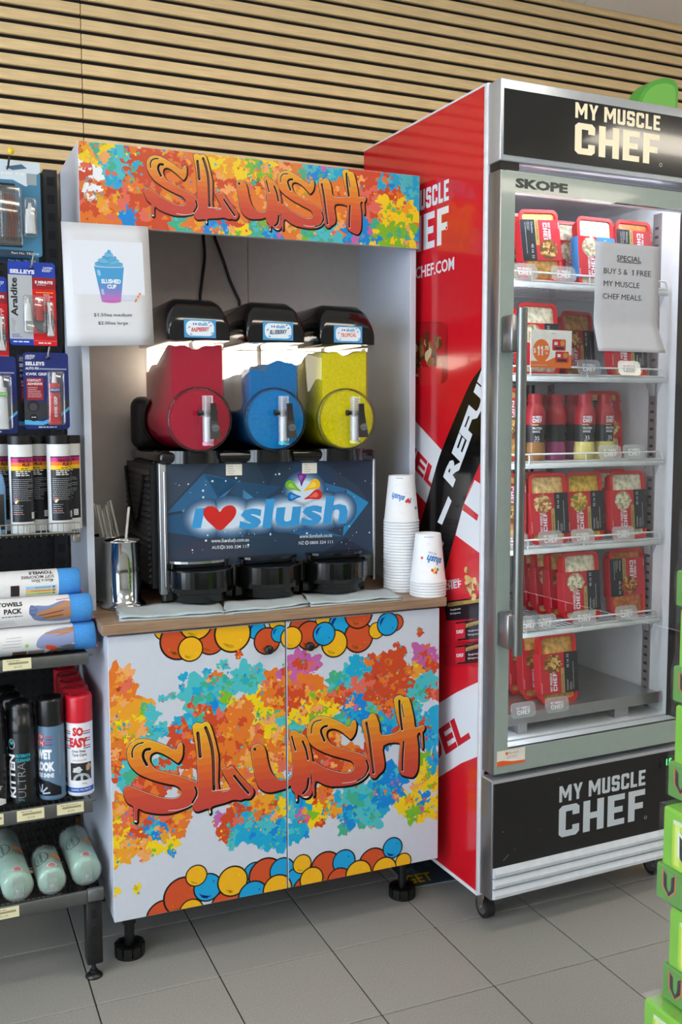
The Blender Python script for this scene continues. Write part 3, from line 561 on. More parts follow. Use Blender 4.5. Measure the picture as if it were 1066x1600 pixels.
# bowls
ZC, RD, HB = 1.365, .081, .0665
def bowl_ring(y, c, hw, r, ztop, n=18):
    z0 = math.sqrt(max(1e-6, r*r-hw*hw)); a0 = math.atan2(z0, hw); P = [(c-hw, y, zz(ztop))]
    for i in range(n+1):
        a = PI-a0+(PI+2*a0)*i/n; P.append((c+r*math.cos(a), y, zz(ZC+r*math.sin(a))))
    return P+[(c+hw, y, zz(ztop))]
FL = [('raspberry red', (168, 8, 48), 1.546, 'RASPBERRY', (206, 52, 60), (288, 500, 337, 527)), ('blueberry blue', (0, 122, 194), 1.510, 'BLUEBERRY', (60, 60, 96), (411, 504, 458, 531)), ('tropical yellow', (212, 202, 0), 1.540, 'TROPICAL', (224, 110, 60), (522, 510, 566, 535))]
M_lamp_glow = M('bowl_lamp_glow', (255, 244, 226), .5, var=0, emit=4.5)
for k, c in enumerate((.262, .463, .664)):
    nm, col, lv, word, wc, lab = FL[k]
    q = MB(); rings = [bowl_ring(y, c, HB, RD, 1.566) for y in (.118, .20, .30, .44)]; n = len(rings[0])
    q.loft([[Vector(p) for p in r] for r in rings], caps=False); q.f = [f for f in q.f if not (f[0] % n == n-1)]; q.m = q.m[:len(q.f)]; q.sm = q.sm[:len(q.f)]
    q.add(rings[0], [list(range(n))]); bw = q.build('bowl', M_clear, MA); bw['label'] = 'clear bowl of %s slush' % nm
    q = MB(); q.lathe([(RD-.006, .103), (RD+.001, .102), (RD+.002, .108), (RD+.001, .120), (RD-.001, .121)], 40, (c, 0, zz(ZC)), 'y'); q.build('front_ring', M_clear, bw)
    q = MB(); q.tube([(c+(RD+.0005)*math.cos(i*PI/24), .1205, zz(ZC)+(RD+.0005)*math.sin(i*PI/24)) for i in range(48)], .0012, 6, closed=True); q.tube([(c+(RD-.0005)*math.cos(i*PI/24), .1015, zz(ZC)+(RD-.0005)*math.sin(i*PI/24)) for i in range(48)], .0006, 5, closed=True); q.build('ring_seal', M_mid, bw)
    q = MB(); q.lathe([(0, .1018), (RD-.004, .1022)], 40, (c, 0, zz(ZC)), 'y'); q.build('front_disc', M_clear, bw)
    q = MB(); q.lathe([(RD+.003, .37), (RD+.006, .375), (RD+.006, .40), (RD+.003, .405)], 40, (c, 0, zz(ZC)), 'y'); q.build('rear_seal', M_blk, bw)
    # slush fill with an uneven top
    rs = []; random.seed(20+k); ph = [random.uniform(0, 6) for _ in range(4)]
    for i in range(13):
        y = .121+i*.315/12; base = bowl_ring(y, c, HB-.003, RD-.003, lv)[1:-1]; tops = []
        for j in range(13):
            x = c+(HB-.003)*(1-2*j/12); w = .007*math.sin(x*60+ph[0]+y*20)+.003*math.sin(x*130+ph[1]-y*60)+.004*math.sin(y*40+ph[2]+x*40)
            fall = (.05 if k == 0 else .03)*min(1, (y-.12)/.3)**1.5; tops.append((x, y, zz(lv+w-fall-(.018 if k == 1 and x < c-.02 else 0))))
        rs.append([Vector(p) for p in base+tops])
    q = MB(); q.loft(rs); q.cyl((c, .104, zz(ZC)), (c, .1212, zz(ZC)), RD-.005, n=36)
    q.build('slush', M('slush_'+word.lower(), col, .45, var=.12, scale=150, bump=.2, spec=.25), bw)
    q = MB(); q.box(c-.056, c+.056, .16, .43, zz(1.5655), zz(1.568)); q.box(c-.060, c+.060, .436, .4375, zz(1.47), zz(1.562)); q.build('lamp_and_glow_wall', M_lamp_glow, bw)  # lid lamp, plus the bowl's back wall given a glow to look white
    # lid
    prof = lambda hw, z1, kk: [(-hw, 1.563), (hw, 1.563), (hw, z1-.052*kk), (hw-.006*kk, z1-.030*kk), (hw-.020*kk, z1-.008*kk), (hw-.036*kk, z1), (-hw+.036*kk, z1), (-hw+.020*kk, z1-.008*kk), (-hw+.006*kk, z1-.030*kk), (-hw, z1-.052*kk)]
    q = MB(); rr = []
    for y, hw, z1 in ((.098, .076, 1.606), (.100, .0785, 1.614), (.108, .080, 1.632), (.122, .081, 1.652), (.142, .0815, 1.664), (.17, .082, 1.670), (.42, .082, 1.670), (.448, .080, 1.655), (.46, .076, 1.63)):
        rr.append([Vector((c+x, y, zz(z))) for x, z in prof(hw, z1, min(1, (z1-1.563)/.1))])
    q.loft(rr); li = q.build('lid', M_gloss, MA)
    def luv(P):
        o = []
        for x, y in P: p = CF.pixel(x, y, 1, .0976); o.append((p.x, zz(p.z)))
        return o
    (a, b), (e0, f0) = luv([(lab[0], lab[3]), (lab[2], lab[1])]); q = MB(); q.box(a, e0, .0970, .0978, b, f0); lb = q.build('flavour_label', M('label_blue', (70, 150, 205), .35), li)
    d = D(lambda u, v, h: Vector((u, .0970-h, v))); w, h_ = e0-a, f0-b; d.at(a, b)
    d.poly(rrect(w*.06, w*.94, h_*.1, h_*.92, h_*.3), (224, 238, 248), 0)
    d.text('I', w*.28, h_*.68, w*.03, h_*.12, (40, 90, 170), 1, .05); d.disc(w*.37, h_*.74, w*.03, (206, 40, 40), 1, 10); d.text('slush', w*.43, h_*.66, w*.3, h_*.2, (40, 140, 200), 1, .03); d.disc(w*.62, h_*.9, w*.03, (220, 190, 40), 1, 8)
    d.T = (a, b, 1, .06, 0, 1); d.text(word, w*.22, h_*.28, w*.56, h_*.24, wc, 1, .04, .15)
    for x, y, an in ((.14, .5, 40), (.18, .2, -30), (.82, .62, 30), (.86, .2, 40), (.76, .8, 20)):
        d.at(a+w*x, b+h_*y, 1, an); d.rect(0, w*.07, 0, h_*.05, wc, 1)
    d.build('label_print', lb, print_mat('print_gloss'))
    # tap
    tx = c+.012; ty = .078
    q = MB(); q.cyl((tx, ty, zz(1.300)), (tx, ty, zz(1.425)), .0135, n=20, caps=False); q.cyl((tx, ty+.004, zz(1.38)), (tx, .104, zz(1.38)), .012, n=16, caps=False); tp = q.build('tap', M_frost, MA)
    q = MB(); q.cyl((tx, ty, zz(1.31)), (tx, ty, zz(1.372)), .0095, n=16); q.build('piston', M('white_plastic', (226, 228, 230), .4), tp)
    q = MB(); pts = [(tx+.0075*math.cos(i*.8), ty+.0075*math.sin(i*.8), zz(1.374+i*.0008)) for i in range(60)]; q.tube(pts, .0009, 5); q.build('spring', M_steel, tp)
    q = MB(); q.cyl((tx, ty, zz(1.302)), (tx, ty, zz(1.309)), .0142, n=20); q.build('seal_ring', M('seal_%d' % k, ((226, 150, 190), (70, 190, 206), (226, 222, 120))[k], .4), tp)
    q = MB(); q.cyl((tx-.022, ty, zz(1.382)), (tx+.024, ty, zz(1.382)), .006, n=12); q.cyl((tx-.025, ty, zz(1.382)), (tx-.019, ty, zz(1.382)), .008, n=10); q.build('pivot_pin', M_blk, tp)
    q = MB(); q.loft([[Vector((tx+.009+s_*w_, yy+e_, zz(z_))) for s_, e_ in ((-1, 0), (1, 0), (1, .006), (-1, .006))] for w_, yy, z_ in ((.0068, .055, 1.406), (.0072, .053, 1.385), (.0095, .050, 1.362), (.0128, .040, 1.322), (.0135, .039, 1.318))], smooth=False); lv_ = q.build('lever', M_blk, tp)
    q = MB(); q.cyl((tx+.0095, .0455, zz(1.346)), (tx+.0095, .0405, zz(1.344)), .0095, n=18); q.build('push_button', M_satin, lv_)
    d = D(lambda u, v, h: Vector((tx+.0025+u, .0404-h, zz(1.3415)+v))); d.text('PUSH', 0, 0, .014, .0055, (40, 90, 190), 1, .03); d.build('push_print', lv_)
# power leads behind the machine
for P in (((318, 372), (320, 400), (317, 430), (313, 462)), ((336, 372), (350, 410), (360, 440), (374, 470))):
    pts = [CF.pixel(x, y, 1, .5155) for x, y in P]; q = MB(); q.tube([tuple(pts[0]+Vector((0, 0, .1)))]+[tuple(p) for p in crom([tuple(p) for p in pts], 4, False)]+[(pts[-1][0], .512, 1.45)], .0045, 8)
    o = q.build('power_cord', M_blk); o.rotation_euler = (0, 0, CF.t); tag(o, 'black power cord hanging straight down behind the raspberry bowl' if P[0][0] == 318 else 'black power cord slanting down behind the blueberry bowl', 'cord')
# ------------------------------------------------------------------ on the worktop
def on_top(name, x, y, label, cat, group=None, z=TOP, rz=0):
    p = Vector((x*CF.c-y*CF.s, x*CF.s+y*CF.c, z)); return empty(name, p, CF.t+rz, label, cat, group)
M_chrome = M('polished_steel', (206, 206, 204), .09, 1., var=.02)
for k, (x, y, lb_) in enumerate(((.078, .205, 'shiny steel straw tumbler with a flared base beside the slush machine'), (.066, .327, 'steel straw holder behind the shiny tumbler, full of pale straws'))):
    e = on_top('straw_holder', x, y, lb_, 'straw holder')
    q = MB(); q.lathe([(0, .001), (.056, 0), (.059, .003), (.058, .008), (.052, .014), (.046, .02), (.046, .168), (.049, .171), (.049, .173), (.0455, .173), (.044, .165), (.044, .012), (0, .012)], 36); q.build('cup', M_chrome, e)
    if k == 0:
        d = D(cylmap(0, 0, 0, .0464, -PI/2+.25), grid=(0, .004)); d.text('LID', 0, .095, .03, .011, (70, 70, 70), 0); d.build('engraved_lettering', e)
random.seed(3); M_straw = M('paper_straw', (206, 204, 196), .6)
tops = [(146, 786, 158), (150.5, 789, 162), (154, 789, 165), (158.5, 797, 168), (162, 794, 171), (165.5, 789, 175), (168, 785, 178), (172, 782, 186), (161, 800, 182), (201.5, 792, 197)]
for i, (u, v, ru) in enumerate(tops):
    hc = Vector((.066, .327)) if i < 9 else Vector((.078, .205)); yy = hc.y+(-.012 if i % 2 else .012)*(i < 9)
    p = CF.pixel(u, v, 1, yy); r_ = CF.pixel(ru, 841, 1, yy); dv = r_-p; b = r_+dv*.02
    for k in range(60):
        nb = b+dv*.03
        if (Vector((nb.x, nb.y))-hc).length > .0395 or nb.z < TOP+.017: break
        b = nb
    dvec = p-b; q = MB(); q.cyl((0, 0, 0), dvec, .0034, n=8); o = q.build('straw', M_straw); o.location = (b.x*CF.c-b.y*CF.s, b.x*CF.s+b.y*CF.c, b.z); o.rotation_euler = (0, 0, CF.t)
    tag(o, 'lone pale paper straw standing in the shiny front tumbler' if i == 9 else 'pale paper straw leaning left in the rear steel holder', 'straw', 'straws in the steel holders')
# paper cups, upside down
CUP = [(.049, .0), (.0502, .0012), (.0502, .0042), (.049, .0055), (.0482, .0058)]
def cup_stack(x, y, n, dz, H, rt, name, SH):
    prof = CUP+[(rt+.0008, H-.002), (rt, H), (rt-.002, H), (rt-.003, H-.006), (0, H-.006)]
    q = MB(); q.lathe(prof, 48); me = q.mesh('paper_cup', M('paper_cup', (232, 234, 238), .5, var=.015))
    for i in range(n):
        e = on_top('paper_cup', x, y, None, 'paper cup', 'cups in the %s stack' % name, TOP+.0003+i*dz)
        e['label'] = ('white paper cup within the %s upside-down stack by the slush machine' % name) if i < n-1 else 'printed white paper cup on top of the %s upside-down stack' % name
        link('cup_wall', me, e)
    R = lambda v: .0482+(rt+.0008-.0482)*v/H; a0 = CF.t
    d = D(lambda u, v, h: Vector(((R(v)+.0004+h)*math.cos(-PI/2-.42-SH+u/.045), (R(v)+.0004+h)*math.sin(-PI/2-.42-SH+u/.045), v)), grid=(0, .005))
    return d, e
d, e = cup_stack(.842, .134, 25, .0081, .129, .0355, 'taller', .45); tx = .015
d.at(.047, .062, 1, 170); d.text('I', -.002, -.007, .004, .014, BL, 1, .05); d.at(.0385, .063, 1.6, 170); d.poly([(.000, -.004), (.0055, .002), (.005, .005), (.0025, .0056), (0, .004), (-.0025, .0056), (-.005, .005), (-.0055, .002)], (214, 60, 60), 1); d.at(.028, .065, 1, 166); d.text('slush', .0, -.009, .040, .018, (50, 130, 200), 1, .04, .2)
for i in range(16): d.at(random.uniform(-.01, .07), random.uniform(.03, .105), 1, random.uniform(0, 360)); d.stroke([(0, 0), (.006, .001), (.011, .005)], .0005, (196, 206, 226), 0, n=3, cap=False)
d.at(0, 0); d.lines(.0, .122, .03, 1, .004, .0015, (90, 120, 180)); d.at(.062, .045, 1, 168); d.text('sh', -.012, 0, .012, .010, (50, 130, 200), 1, .04); d.build('cup_print', e)
d, e = cup_stack(.8745, .036, 6, .0075, .133, .034, 'shorter', .38)
d.at(.058, .062, 1, 166); d.text('slush', -.002, -.006, .048, .021, (50, 130, 200), 1, .04, .2); d.at(.040, .078, 1, 166); d.text('ICE COLD', 0, -.004, .026, .0055, (110, 150, 200), 1, .02)
d.at(0, 0)
for x, y, c_ in ((.042, .038, (60, 150, 70)), (.037, .031, (214, 60, 60)), (.031, .031, (238, 190, 60)), (.026, .037, (214, 70, 60)), (.034, .040, (238, 190, 60))): d.disc(x, y, .0036, c_, 1, 10, .0046)
d.at(-.004, .07, 1, 168); d.disc(0, 0, .004, (214, 60, 60), 1, 10); d.at(0, 0)
for i in range(16): d.at(random.uniform(-.02, .07), random.uniform(.03, .115), 1, random.uniform(0, 360)); d.stroke([(0, 0), (.006, .001), (.011, .005)], .0005, (196, 206, 226), 0, n=3, cap=False)
d.at(0, 0); d.lines(.0, .125, .04, 1, .004, .0015, (90, 120, 180)); d.build('cup_print', e)
# cloths
def cloth(corners, lift, seed, label, layers=2, trim=False):
    P = [CF.pixel(x, y, 2, TOP) for x, y in corners]; random.seed(seed); ph = [random.uniform(0, 6) for _ in range(4)]; n, m = 22, 8
    e = on_top('folded_cloth', 0, 0, label, 'cloth', 'cloths on the worktop')
    for l in range(layers):
        q = MB(); g = {}
        for s_ in (0, 1):
            for i in range(n+1):
                for j in range(m+1):
                    a, b = i/n, j/m; p = (P[0]*(1-a)+P[1]*a)*(1-b)+(P[3]*(1-a)+P[2]*a)*b
                    wv = .0016*(1+math.sin(a*9+ph[0]+b*2))+.001*(1+math.sin(a*23+b*7+ph[1])); wv *= (.25 if l == 0 else 1)
                    g[(s_, i, j)] = len(q.v); q.v.append((p.x+.002*math.sin(b*9+ph[2]), max(p.y, -.010)+.002*math.sin(a*12+ph[3]), .0004+l*.0042+s_*.0036+wv*(l > 0 or s_)+lift(a, b)))
        for s_ in (0, 1):
            for i in range(n):
                for j in range(m): f = [g[(s_, i, j)], g[(s_, i+1, j)], g[(s_, i+1, j+1)], g[(s_, i, j+1)]]; q.f.append(f if s_ else f[::-1])
        ed = [(i, 0) for i in range(n)]+[(n, j) for j in range(m)]+[(i, m) for i in range(n, 0, -1)]+[(0, j) for j in range(m, 0, -1)]
        for k_ in range(len(ed)): a, b = ed[k_], ed[(k_+1) % len(ed)]; q.f.append([g[(0,)+a], g[(0,)+b], g[(1,)+b], g[(1,)+a]])
        q.m = [0]*len(q.f); q.sm = [True]*len(q.f); q.build('fold', M('microfibre_grey', (178, 190, 194), .95, var=.1, scale=350, bump=.5), e)
cloth([(188, 972), (352, 962), (340, 942), (181, 955)], lambda a, b: 0, 1, 'pale grey folded cloth at the left, in front of the steel tumbler')
cloth([(352, 965), (482, 948), (470, 934), (350, 947)], lambda a, b: .007*max(0, 1-abs(a-.4)*3.)*(1-abs(2*b-1)), 2, 'pale grey crumpled cloth in the middle, below the centre drip tray')
cloth([(485, 949), (628, 938), (606, 925), (472, 932)], lambda a, b: 0, 3, 'pale grey folded cloth at the right, nearest the paper cups')
# ------------------------------------------------------------------ display fridge (its own frame: x along the front, y back into the wall)
FG = empty('display_fridge', (FF.o.x, FF.o.y, 0), FF.t, 'tall red-sided glass-door display fridge with black header, stocked with meals', 'fridge')
FWID = .70; FZ0, FZ1 = .0927, 2.195
M_red = M('red_wrap', (206, 22, 36), .16, var=.03, coat=.4); M_liner = M('fridge_liner', (226, 230, 234), .4, var=.02); M_alu2 = M('brushed_aluminium', (150, 148, 150), .34, .9, var=.05, scale=5, stretch=(20, 20, .3)); M_lite = M('light_aluminium', (196, 202, 210), .32, .6, var=.03)
M_sign = M('black_acrylic', (26, 26, 25), .10, var=.05, coat=.5); M_basep = M('black_panel', (20, 20, 22), .45, var=.15, scale=30); M_vent = M('white_vent', (206, 212, 220), .4)
q = MB(); q.box(0, .045, .0, .68, FZ0, FZ1); sp = q.build('side_panel', M_red, FG); sp['label'] = 'red side panel with white and black printed bands'
q = MB(); q.box(FWID-.045, FWID, 0, .68, FZ0, FZ1); q.build('side_panel', M_red, FG)
q = MB(); q.box(.045, FWID-.045, .64, .68, FZ0, FZ1); q.build('back_panel', M_liner, FG)
q = MB(); q.box(.045, FWID-.045, .0, .64, 1.985, FZ1); q.build('roof', M_liner, FG)
q = MB(); q.box(.045, FWID-.045, .0, .64, FZ0, .470); q.build('machine_bay', M_liner, FG)
q = MB(); q.rbox(-.003, .012, -.012, .004, FZ0, FZ1+.001, .001, 1); q.box(-.002, .004, .0, .68, FZ0-.006, FZ0+.004); q.box(-.002, .004, .0, .68, FZ1-.003, FZ1+.002); q.build('edge_trim', M('white_trim', (226, 228, 234), .35), FG)
# printed side
def suv(P):
    o = []
    for x, y in P: p = FF.pixel(x, y, 0, 0.); o.append((-p.y, p.z))
    return o
d = D(lambda u, v, h: Vector((-h, -u, v)), clip=(-.678, -.005, FZ0+.005, FZ1-.003)); sps = lambda P, c, l=0: d.poly(suv(P), c, l)
WH, RD2 = (224, 228, 234), (200, 26, 40)
sps(crom([(753.4, 573), (736, 597), (720.6, 631), (702, 675), (686, 716), (671, 769), (655, 825), (640, 890), (620, 980)], 4, False)+crom([(672, 985), (684, 930), (699, 881), (711, 837.5), (727, 781), (739, 750), (754, 716)], 4, False), (18, 17, 18), 2)
sps([(620, 620), (649, 658), (692, 705), (666, 786), (649, 767), (620, 730)], WH, 0); ptext(d, suv, 'FUEL', 610, 690, 678, 768, 30, RD2, 1, .04)
sps([(742, 750), (756, 760), (756, 869), (739, 856), (712, 836), (724, 790)], WH, 0); sps([(725.3, 786), (748, 804.7), (745.6, 814), (722.8, 797)], RD2, 1)
for t_, x0, y0, x1, y1, hp in (('REFUEL', 708, 762, 770, 560, 20),):
    a, = suv([(x0, y0)]); b, = suv([(753, 640)]); w = math.hypot(b[0]-a[0], b[1]-a[1])*1.75; an = math.degrees(math.atan2(b[1]-a[1], b[0]-a[0])); d.at(a[0], a[1], 1, an); d.text('REFUEL', 0, 0, w, .058, WH, 3, .05, -.1); d.at(0, 0)
sps([(701, 775), (706, 783), (691, 820), (684, 816)], WH, 3); sps([(689, 842), (694, 849), (688, 862), (684, 858)], WH, 3)
sps([(640, 1130), (687.8, 1097.6), (712.5, 1082.5), (734.5, 1071.5), (756, 1062), (756, 1178), (720.8, 1192.5), (686.4, 1214), (640, 1246)], WH, 0)
a, = suv([(655, 1208)]); b, = suv([(736, 1154)]); d.at(a[0], a[1], 1, math.degrees(math.atan2(b[1]-a[1], b[0]-a[0]))); d.text('FUEL', 0, 0, math.hypot(b[0]-a[0], b[1]-a[1]), .075, RD2, 1, .04, -.05); d.at(0, 0)
# logo with web address
a, = suv([(701, 372)]); d.at(a[0]-.30, a[1]-.012, 1, 0); d.block('CHEF', 0, 0, .30, .098, WH, 1); d.block('MY MUSCLE', 0, .112, .30, .055, WH, 1); d.text('MYMUSCLECHEF.COM', -.09, -.075, .42, .034, WH, 1, .02); d.at(0, 0)
u, v = suv([(698, 356)])[0]; d.disc(u, v, .006, WH, 1, 12); d.disc(u, v, .0045, RD2, 2, 12)
# printed bowl of food and stacked packs
sps(rrect(600, 700, 503, 600, 12)[::1], (150, 16, 26), 1); sps([(640, 505), (700, 505), (690, 600), (645, 600)], (176, 22, 32), 2)
for i in range(40):
    x, y = random.uniform(640, 692), random.gauss(552, 13); u, v = suv([(x, y)])[0]; d.blob(u, v, random.uniform(.008, .02), random.choice(((120, 74, 40), (190, 150, 100), (150, 100, 58), (216, 190, 150), (90, 54, 34))), 3+(i % 8)*.25, 10, .5)
sps([(652, 574), (692, 572), (688, 600), (656, 604)], (206, 40, 44), 6)
def spack(y0, top):
    if top: sps([(692, 906), (755, 900), (755, 934), (702, 940)], (208, 44, 56), 3); ptext(d, suv, 'CHEF', 694, 923, 722, 917, 10, WH, 4, kind='block'); ptext(d, suv, 'MY MUSCLE', 693, 912, 718, 908, 4, WH, 4, kind='block')
    if top:
        for i in range(26): u, v = suv([(random.gauss(738, 7), random.gauss(916, 9))])[0]; d.blob(u, v, .010, random.choice(((214, 176, 110), (190, 140, 80), (160, 60, 40), (226, 196, 140))), 5+(i % 6)*.25, 10, .5)
    xl = 694 if top else 712; h2 = 28 if top else 26
    sps([(xl, y0-2), (756, y0-10), (756, y0+h2-4), (xl+4, y0+h2)], (34, 28, 34), 3.5); xg = xl+6 if top else xl+16; sps([(xg, y0), (756, y0-8), (756, y0-2), (xg, y0+6)], (176, 148, 84), 4); ptext(d, suv, 'HIGH PROTEIN', xg+3, y0+5, xg+24, y0+2, 4, (40, 30, 30), 5)
    if not top: sps([(xl, y0), (xl+15, y0-2), (xl+15, y0+22), (xl, y0+24)], (204, 40, 54), 4.5); ptext(d, suv, 'CHEF', xl+2, y0+15, xl+13, y0+14, 5, WH, 6, kind='block')
    for k in range(2): ptext(d, suv, ('Spaghetti', 'Bolognese')[k], xg+4, y0+13+6*k, xg+20, y0+11+6*k, 3.4, WH, 5)
spack(942, True)
sps([(690, 968), (755, 962), (755, 1006), (694, 1006)], (186, 26, 40), 3.2); spack(975, False)
sps([(690, 1006), (755, 1000), (755, 1042), (694, 1042)], (178, 24, 38), 3.2); spack(1012, False);
d.build('side_graphics', sp, print_mat('print_wrap', .16, .5, .4))
# header
HZa, HZb = 1.997, 2.192; FY = -.0665
q = MB(); q.rbox(-.001, FWID+.001, FY, -.012, HZa, HZb, .003, 2); hdr = q.build('header_box', M_lite, FG)
q = MB(); q.box(.008, FWID-.008, FY-.002, FY-.0002, HZa+.014, HZb-.024); q.build('sign_panel', M_sign, hdr)
def fuv(P, Y=FY):
    o = []
    for x, y in P: p = FF.pixel(x, y, 1, Y); o.append((p.x, p.z))
    return o
d = D(lambda u, v, h: Vector((u, FY-.002-h, v)))
(x0, y0), (x1, y1), (x2, y2) = fuv([(897, 252), (1029, 267), (1031, 175)]); ux = x1-x0
d.block('MY MUSCLE', x0, 2.124, ux, .038, (246, 236, 206), 1); d.block('CHEF', x0, 2.036, ux, .077, (246, 236, 206), 1); d.disc(x1+.006, 2.037, .005, (210, 200, 170), 1, 12); d.disc(x1+.006, 2.037, .0038, (26, 26, 25), 2, 12)
d.build('header_lettering', hdr, print_mat('print_gloss'))
q = MB(); q.box(.004, .06, FY+.006, -.015, 1.979, 1.996); q.build('hinge_block', M_blk, FG)
# door
DZ0, DZ1, DY0, DY1 = .441, 1.976, FY, -.014
q = MB()
for a in ((0, .016, DZ0, DZ1), (FWID-.016, FWID, DZ0, DZ1)): q.rbox(a[0], a[1], DY0, DY1, a[2], a[3], .002, 1)
q.rbox(.016, FWID-.016, DY0, DY1, DZ0, DZ0+.016, .002, 1); q.rbox(.016, FWID-.016, DY0, DY1, DZ1-.012, DZ1, .002, 1)
dor = q.build('door', M_alu2, FG)
GX0, GX1, GZ0, GZ1 = .044, .672, .506, 1.927; M_bord = M('glass_border', (146, 160, 154), .14, var=.02, coat=.4)
q = MB(); y = DY0-.0012
for a in ((.003, GX0, DZ0+.003, DZ1-.003), (GX1, FWID-.003, DZ0+.003, DZ1-.003), (GX0, GX1, DZ0+.003, GZ0), (GX0, GX1, GZ1, DZ1-.003)): q.box(a[0], a[1], y, y+.003, a[2], a[3])
q.build('glass_border', M_bord, dor)
q = MB(); q.add([(GX0, y+.0005, GZ0), (GX1, y+.0005, GZ0), (GX1, y+.0005, GZ1), (GX0, y+.0005, GZ1)], [(0, 1, 2, 3)]); q.build('glass_pane', thin_clear('door_glass', (248, 252, 251), .045, .0, 0.), dor)
q = MB()
for a in ((GX0-.006, GX0, GZ0-.006, GZ1+.004), (GX0, GX1, GZ0-.006, GZ0-.001), (GX0, GX1, GZ1, GZ1+.004), (.645, GX1+.01, GZ0-.006, GZ1+.004)): q.box(a[0], a[1], y+.004, DY1+.01 if a[0] > .5 else y+.016, a[2], a[3])
q.build('gasket', M_blk, dor)
q = MB(); q.box(GX0, .645, y+.016, DY1, GZ0-.016, GZ0-.003); q.box(GX0, .645, y+.016, DY1, GZ1+.005, GZ1+.018); q.build('inner_frame', M_liner, dor)
d = D(lambda u, v, h: Vector((u, y-h, v))); (a, b), (a2, b2) = fuv([(805, 292), (887, 297)]); d.text('SKOPE', a, b-.002, a2-a, .024, (34, 44, 44), 1, .055); d.build('brand_lettering', dor, print_mat('print_gloss'))
q = MB(); q.cyl((.034, -.118, .768), (.034, -.118, 1.636), .0135, n=20); hn = q.build('handle', M('handle_bar', (132, 134, 132), .3, .85, var=.04), dor)
for z in (.83, 1.575): q = MB(); q.rbox(.006, .040, -.116, y, z-.045, z+.045, .004, 1); q.build('handle_bracket', M_alu2, hn)
# base
BZ0, BZ1 = .101, .425
q = MB(); q.rbox(-.001, FWID+.001, FY, -.012, BZ0, BZ1, .003, 2); bs = q.build('base_box', M_alu2, FG)
q = MB(); q.box(-.001, FWID+.001, FY-.003, -.02, BZ1-.006, BZ1+.003); q.build('base_ledge', M_lite, bs)
q = MB(); q.box(.004, FWID-.004, FY-.0025, FY-.0002, .190, BZ1-.007); q.build('kick_sign', M_basep, bs)
for k in range(3):
    z = .105+k*.029; q = MB(); q.prism([(FY-.001, z), (FY-.012, z+.004), (FY-.013, z+.013), (FY-.006, z+.026), (FY-.001, z+.027)], lambda u, v, e_: Vector((e_, u, v)), .002, FWID-.002); q.build('vent_louvre', M_vent, bs)
d = D(lambda u, v, h: Vector((u, FY-.0025-h, v))); (x0, y0), (x1, y1) = fuv([(872, 1312), (1006, 1284)]); d.block('MY MUSCLE', x0, .333, x1-x0, .045, (196, 204, 212), 1); d.block('CHEF', x0, .234, x1-x0, .088, (196, 204, 212), 1); d.disc(x1+.004, .237, .005, (180, 186, 194), 1, 12); d.disc(x1+.004, .237, .0038, (20, 20, 22), 2, 12)
d.build('base_lettering', bs, print_mat('print_gloss'))
d = D(lambda u, v, h: Vector((u, FY-.0025-h, v)))
for x, y_, s_ in ((.033, .285, .002), (.21, .40, .0015), (.19, .36, .001), (.07, .23, .0016), (.15, .268, .0012)): d.disc(x, y_, s_, (120, 120, 120), 1, 6)
d.at(.035, .205, 1, 40); d.rect(0, .022, 0, .002, (120, 120, 118), 1); d.at(0, 0); tag(d.build('scuff_marks', bs), kind='stuff')
(a, b), (a2, b2) = fuv([(1030, 1208), (1062, 1184)]); q = MB(); q.rbox(a, a+.075, FY-.004, FY-.0028, .372, .405, .001, 1); dp = q.build('temperature_display', M('display_black', (8, 10, 9), .15, coat=.5), bs)
d = D(lambda u, v, h: Vector((u, FY-.0042-h, v))); d.text('15', a+.022, .379, .020, .018, (60, 255, 120), 1, .01); d.build('digits', dp, print_mat('led_green', .4, .2, 0, 2.5))
for x in (.05, FWID-.05):
    for y_ in (.035, .62):
        q = MB(); q.cyl((x-.012, y_, .031), (x+.012, y_, .031), .031, n=24); ca = q.build('caster', M('rubber', (22, 22, 23), .6), FG)
        q = MB(); q.cyl((x-.0135, y_, .031), (x+.0135, y_, .031), .020, n=20); q.build('caster_hub', M_steel, ca)
        q = MB(); q.box(x-.018, x-.0145, y_-.014, y_+.014, .028, .092); q.box(x+.0145, x+.018, y_-.014, y_+.014, .028, .092); q.box(x-.02, x+.02, y_-.02, y_+.02, .086, .0935); q.cyl((x-.02, y_, .031), (x+.02, y_, .031), .006, n=10); q.build('caster_fork', M_steel, ca)
# inside
IX0, IX1 = .046, .654
q = MB(); q.box(IX0, IX0+.001, .004, .638, .472, 1.983); q.box(IX1-.001, IX1, .004, .638, .472, 1.983); q.box(IX0, IX1, .635, .639, .472, 1.983); q.box(IX0, IX1, -.002, .638, .4705, .503); q.box(IX0, IX1, .004, .638, 1.978, 1.984); q.build('liner', M_liner, FG)
q = MB()
for i in range(24):
    x = IX0+.03+i*.0235; q.box(x, x+.010, .632, .6352, .80, .98); q.box(x, x+.010, .632, .6352, 1.10, 1.24); q.box(x, x+.010, .632, .6352, 1.32, 1.48)
q.build('air_slots', M('slot_dark', (40, 44, 50), .7), FG)
M_led = M('fridge_led', (236, 244, 255), .5, var=0, emit=22.0)
q = MB(); q.box(IX0+.002, IX0+.010, .006, .022, .50, 1.95); q.build('led_strip', M_led, FG)
q = MB(); q.box(IX0+.05, IX1-.05, .02, .05, 1.970, 1.977); q.build('led_strip', M_led, FG)
for y_ in (.075, .56):
    for x in (IX0+.001, IX1-.006):
        q = MB(); q.box(x, x+.005, y_, y_+.03, .50, 1.95); rl = q.build('shelf_rail', M('rail_grey', (150, 142, 146), .4, .5), FG)
        q = MB()
        for i in range(56): q.box(x-.0006, x+.0056, y_+.008, y_+.022, .53+i*.025, .538+i*.025)
        q.build('rail_slots', M('slot_dark'), rl)
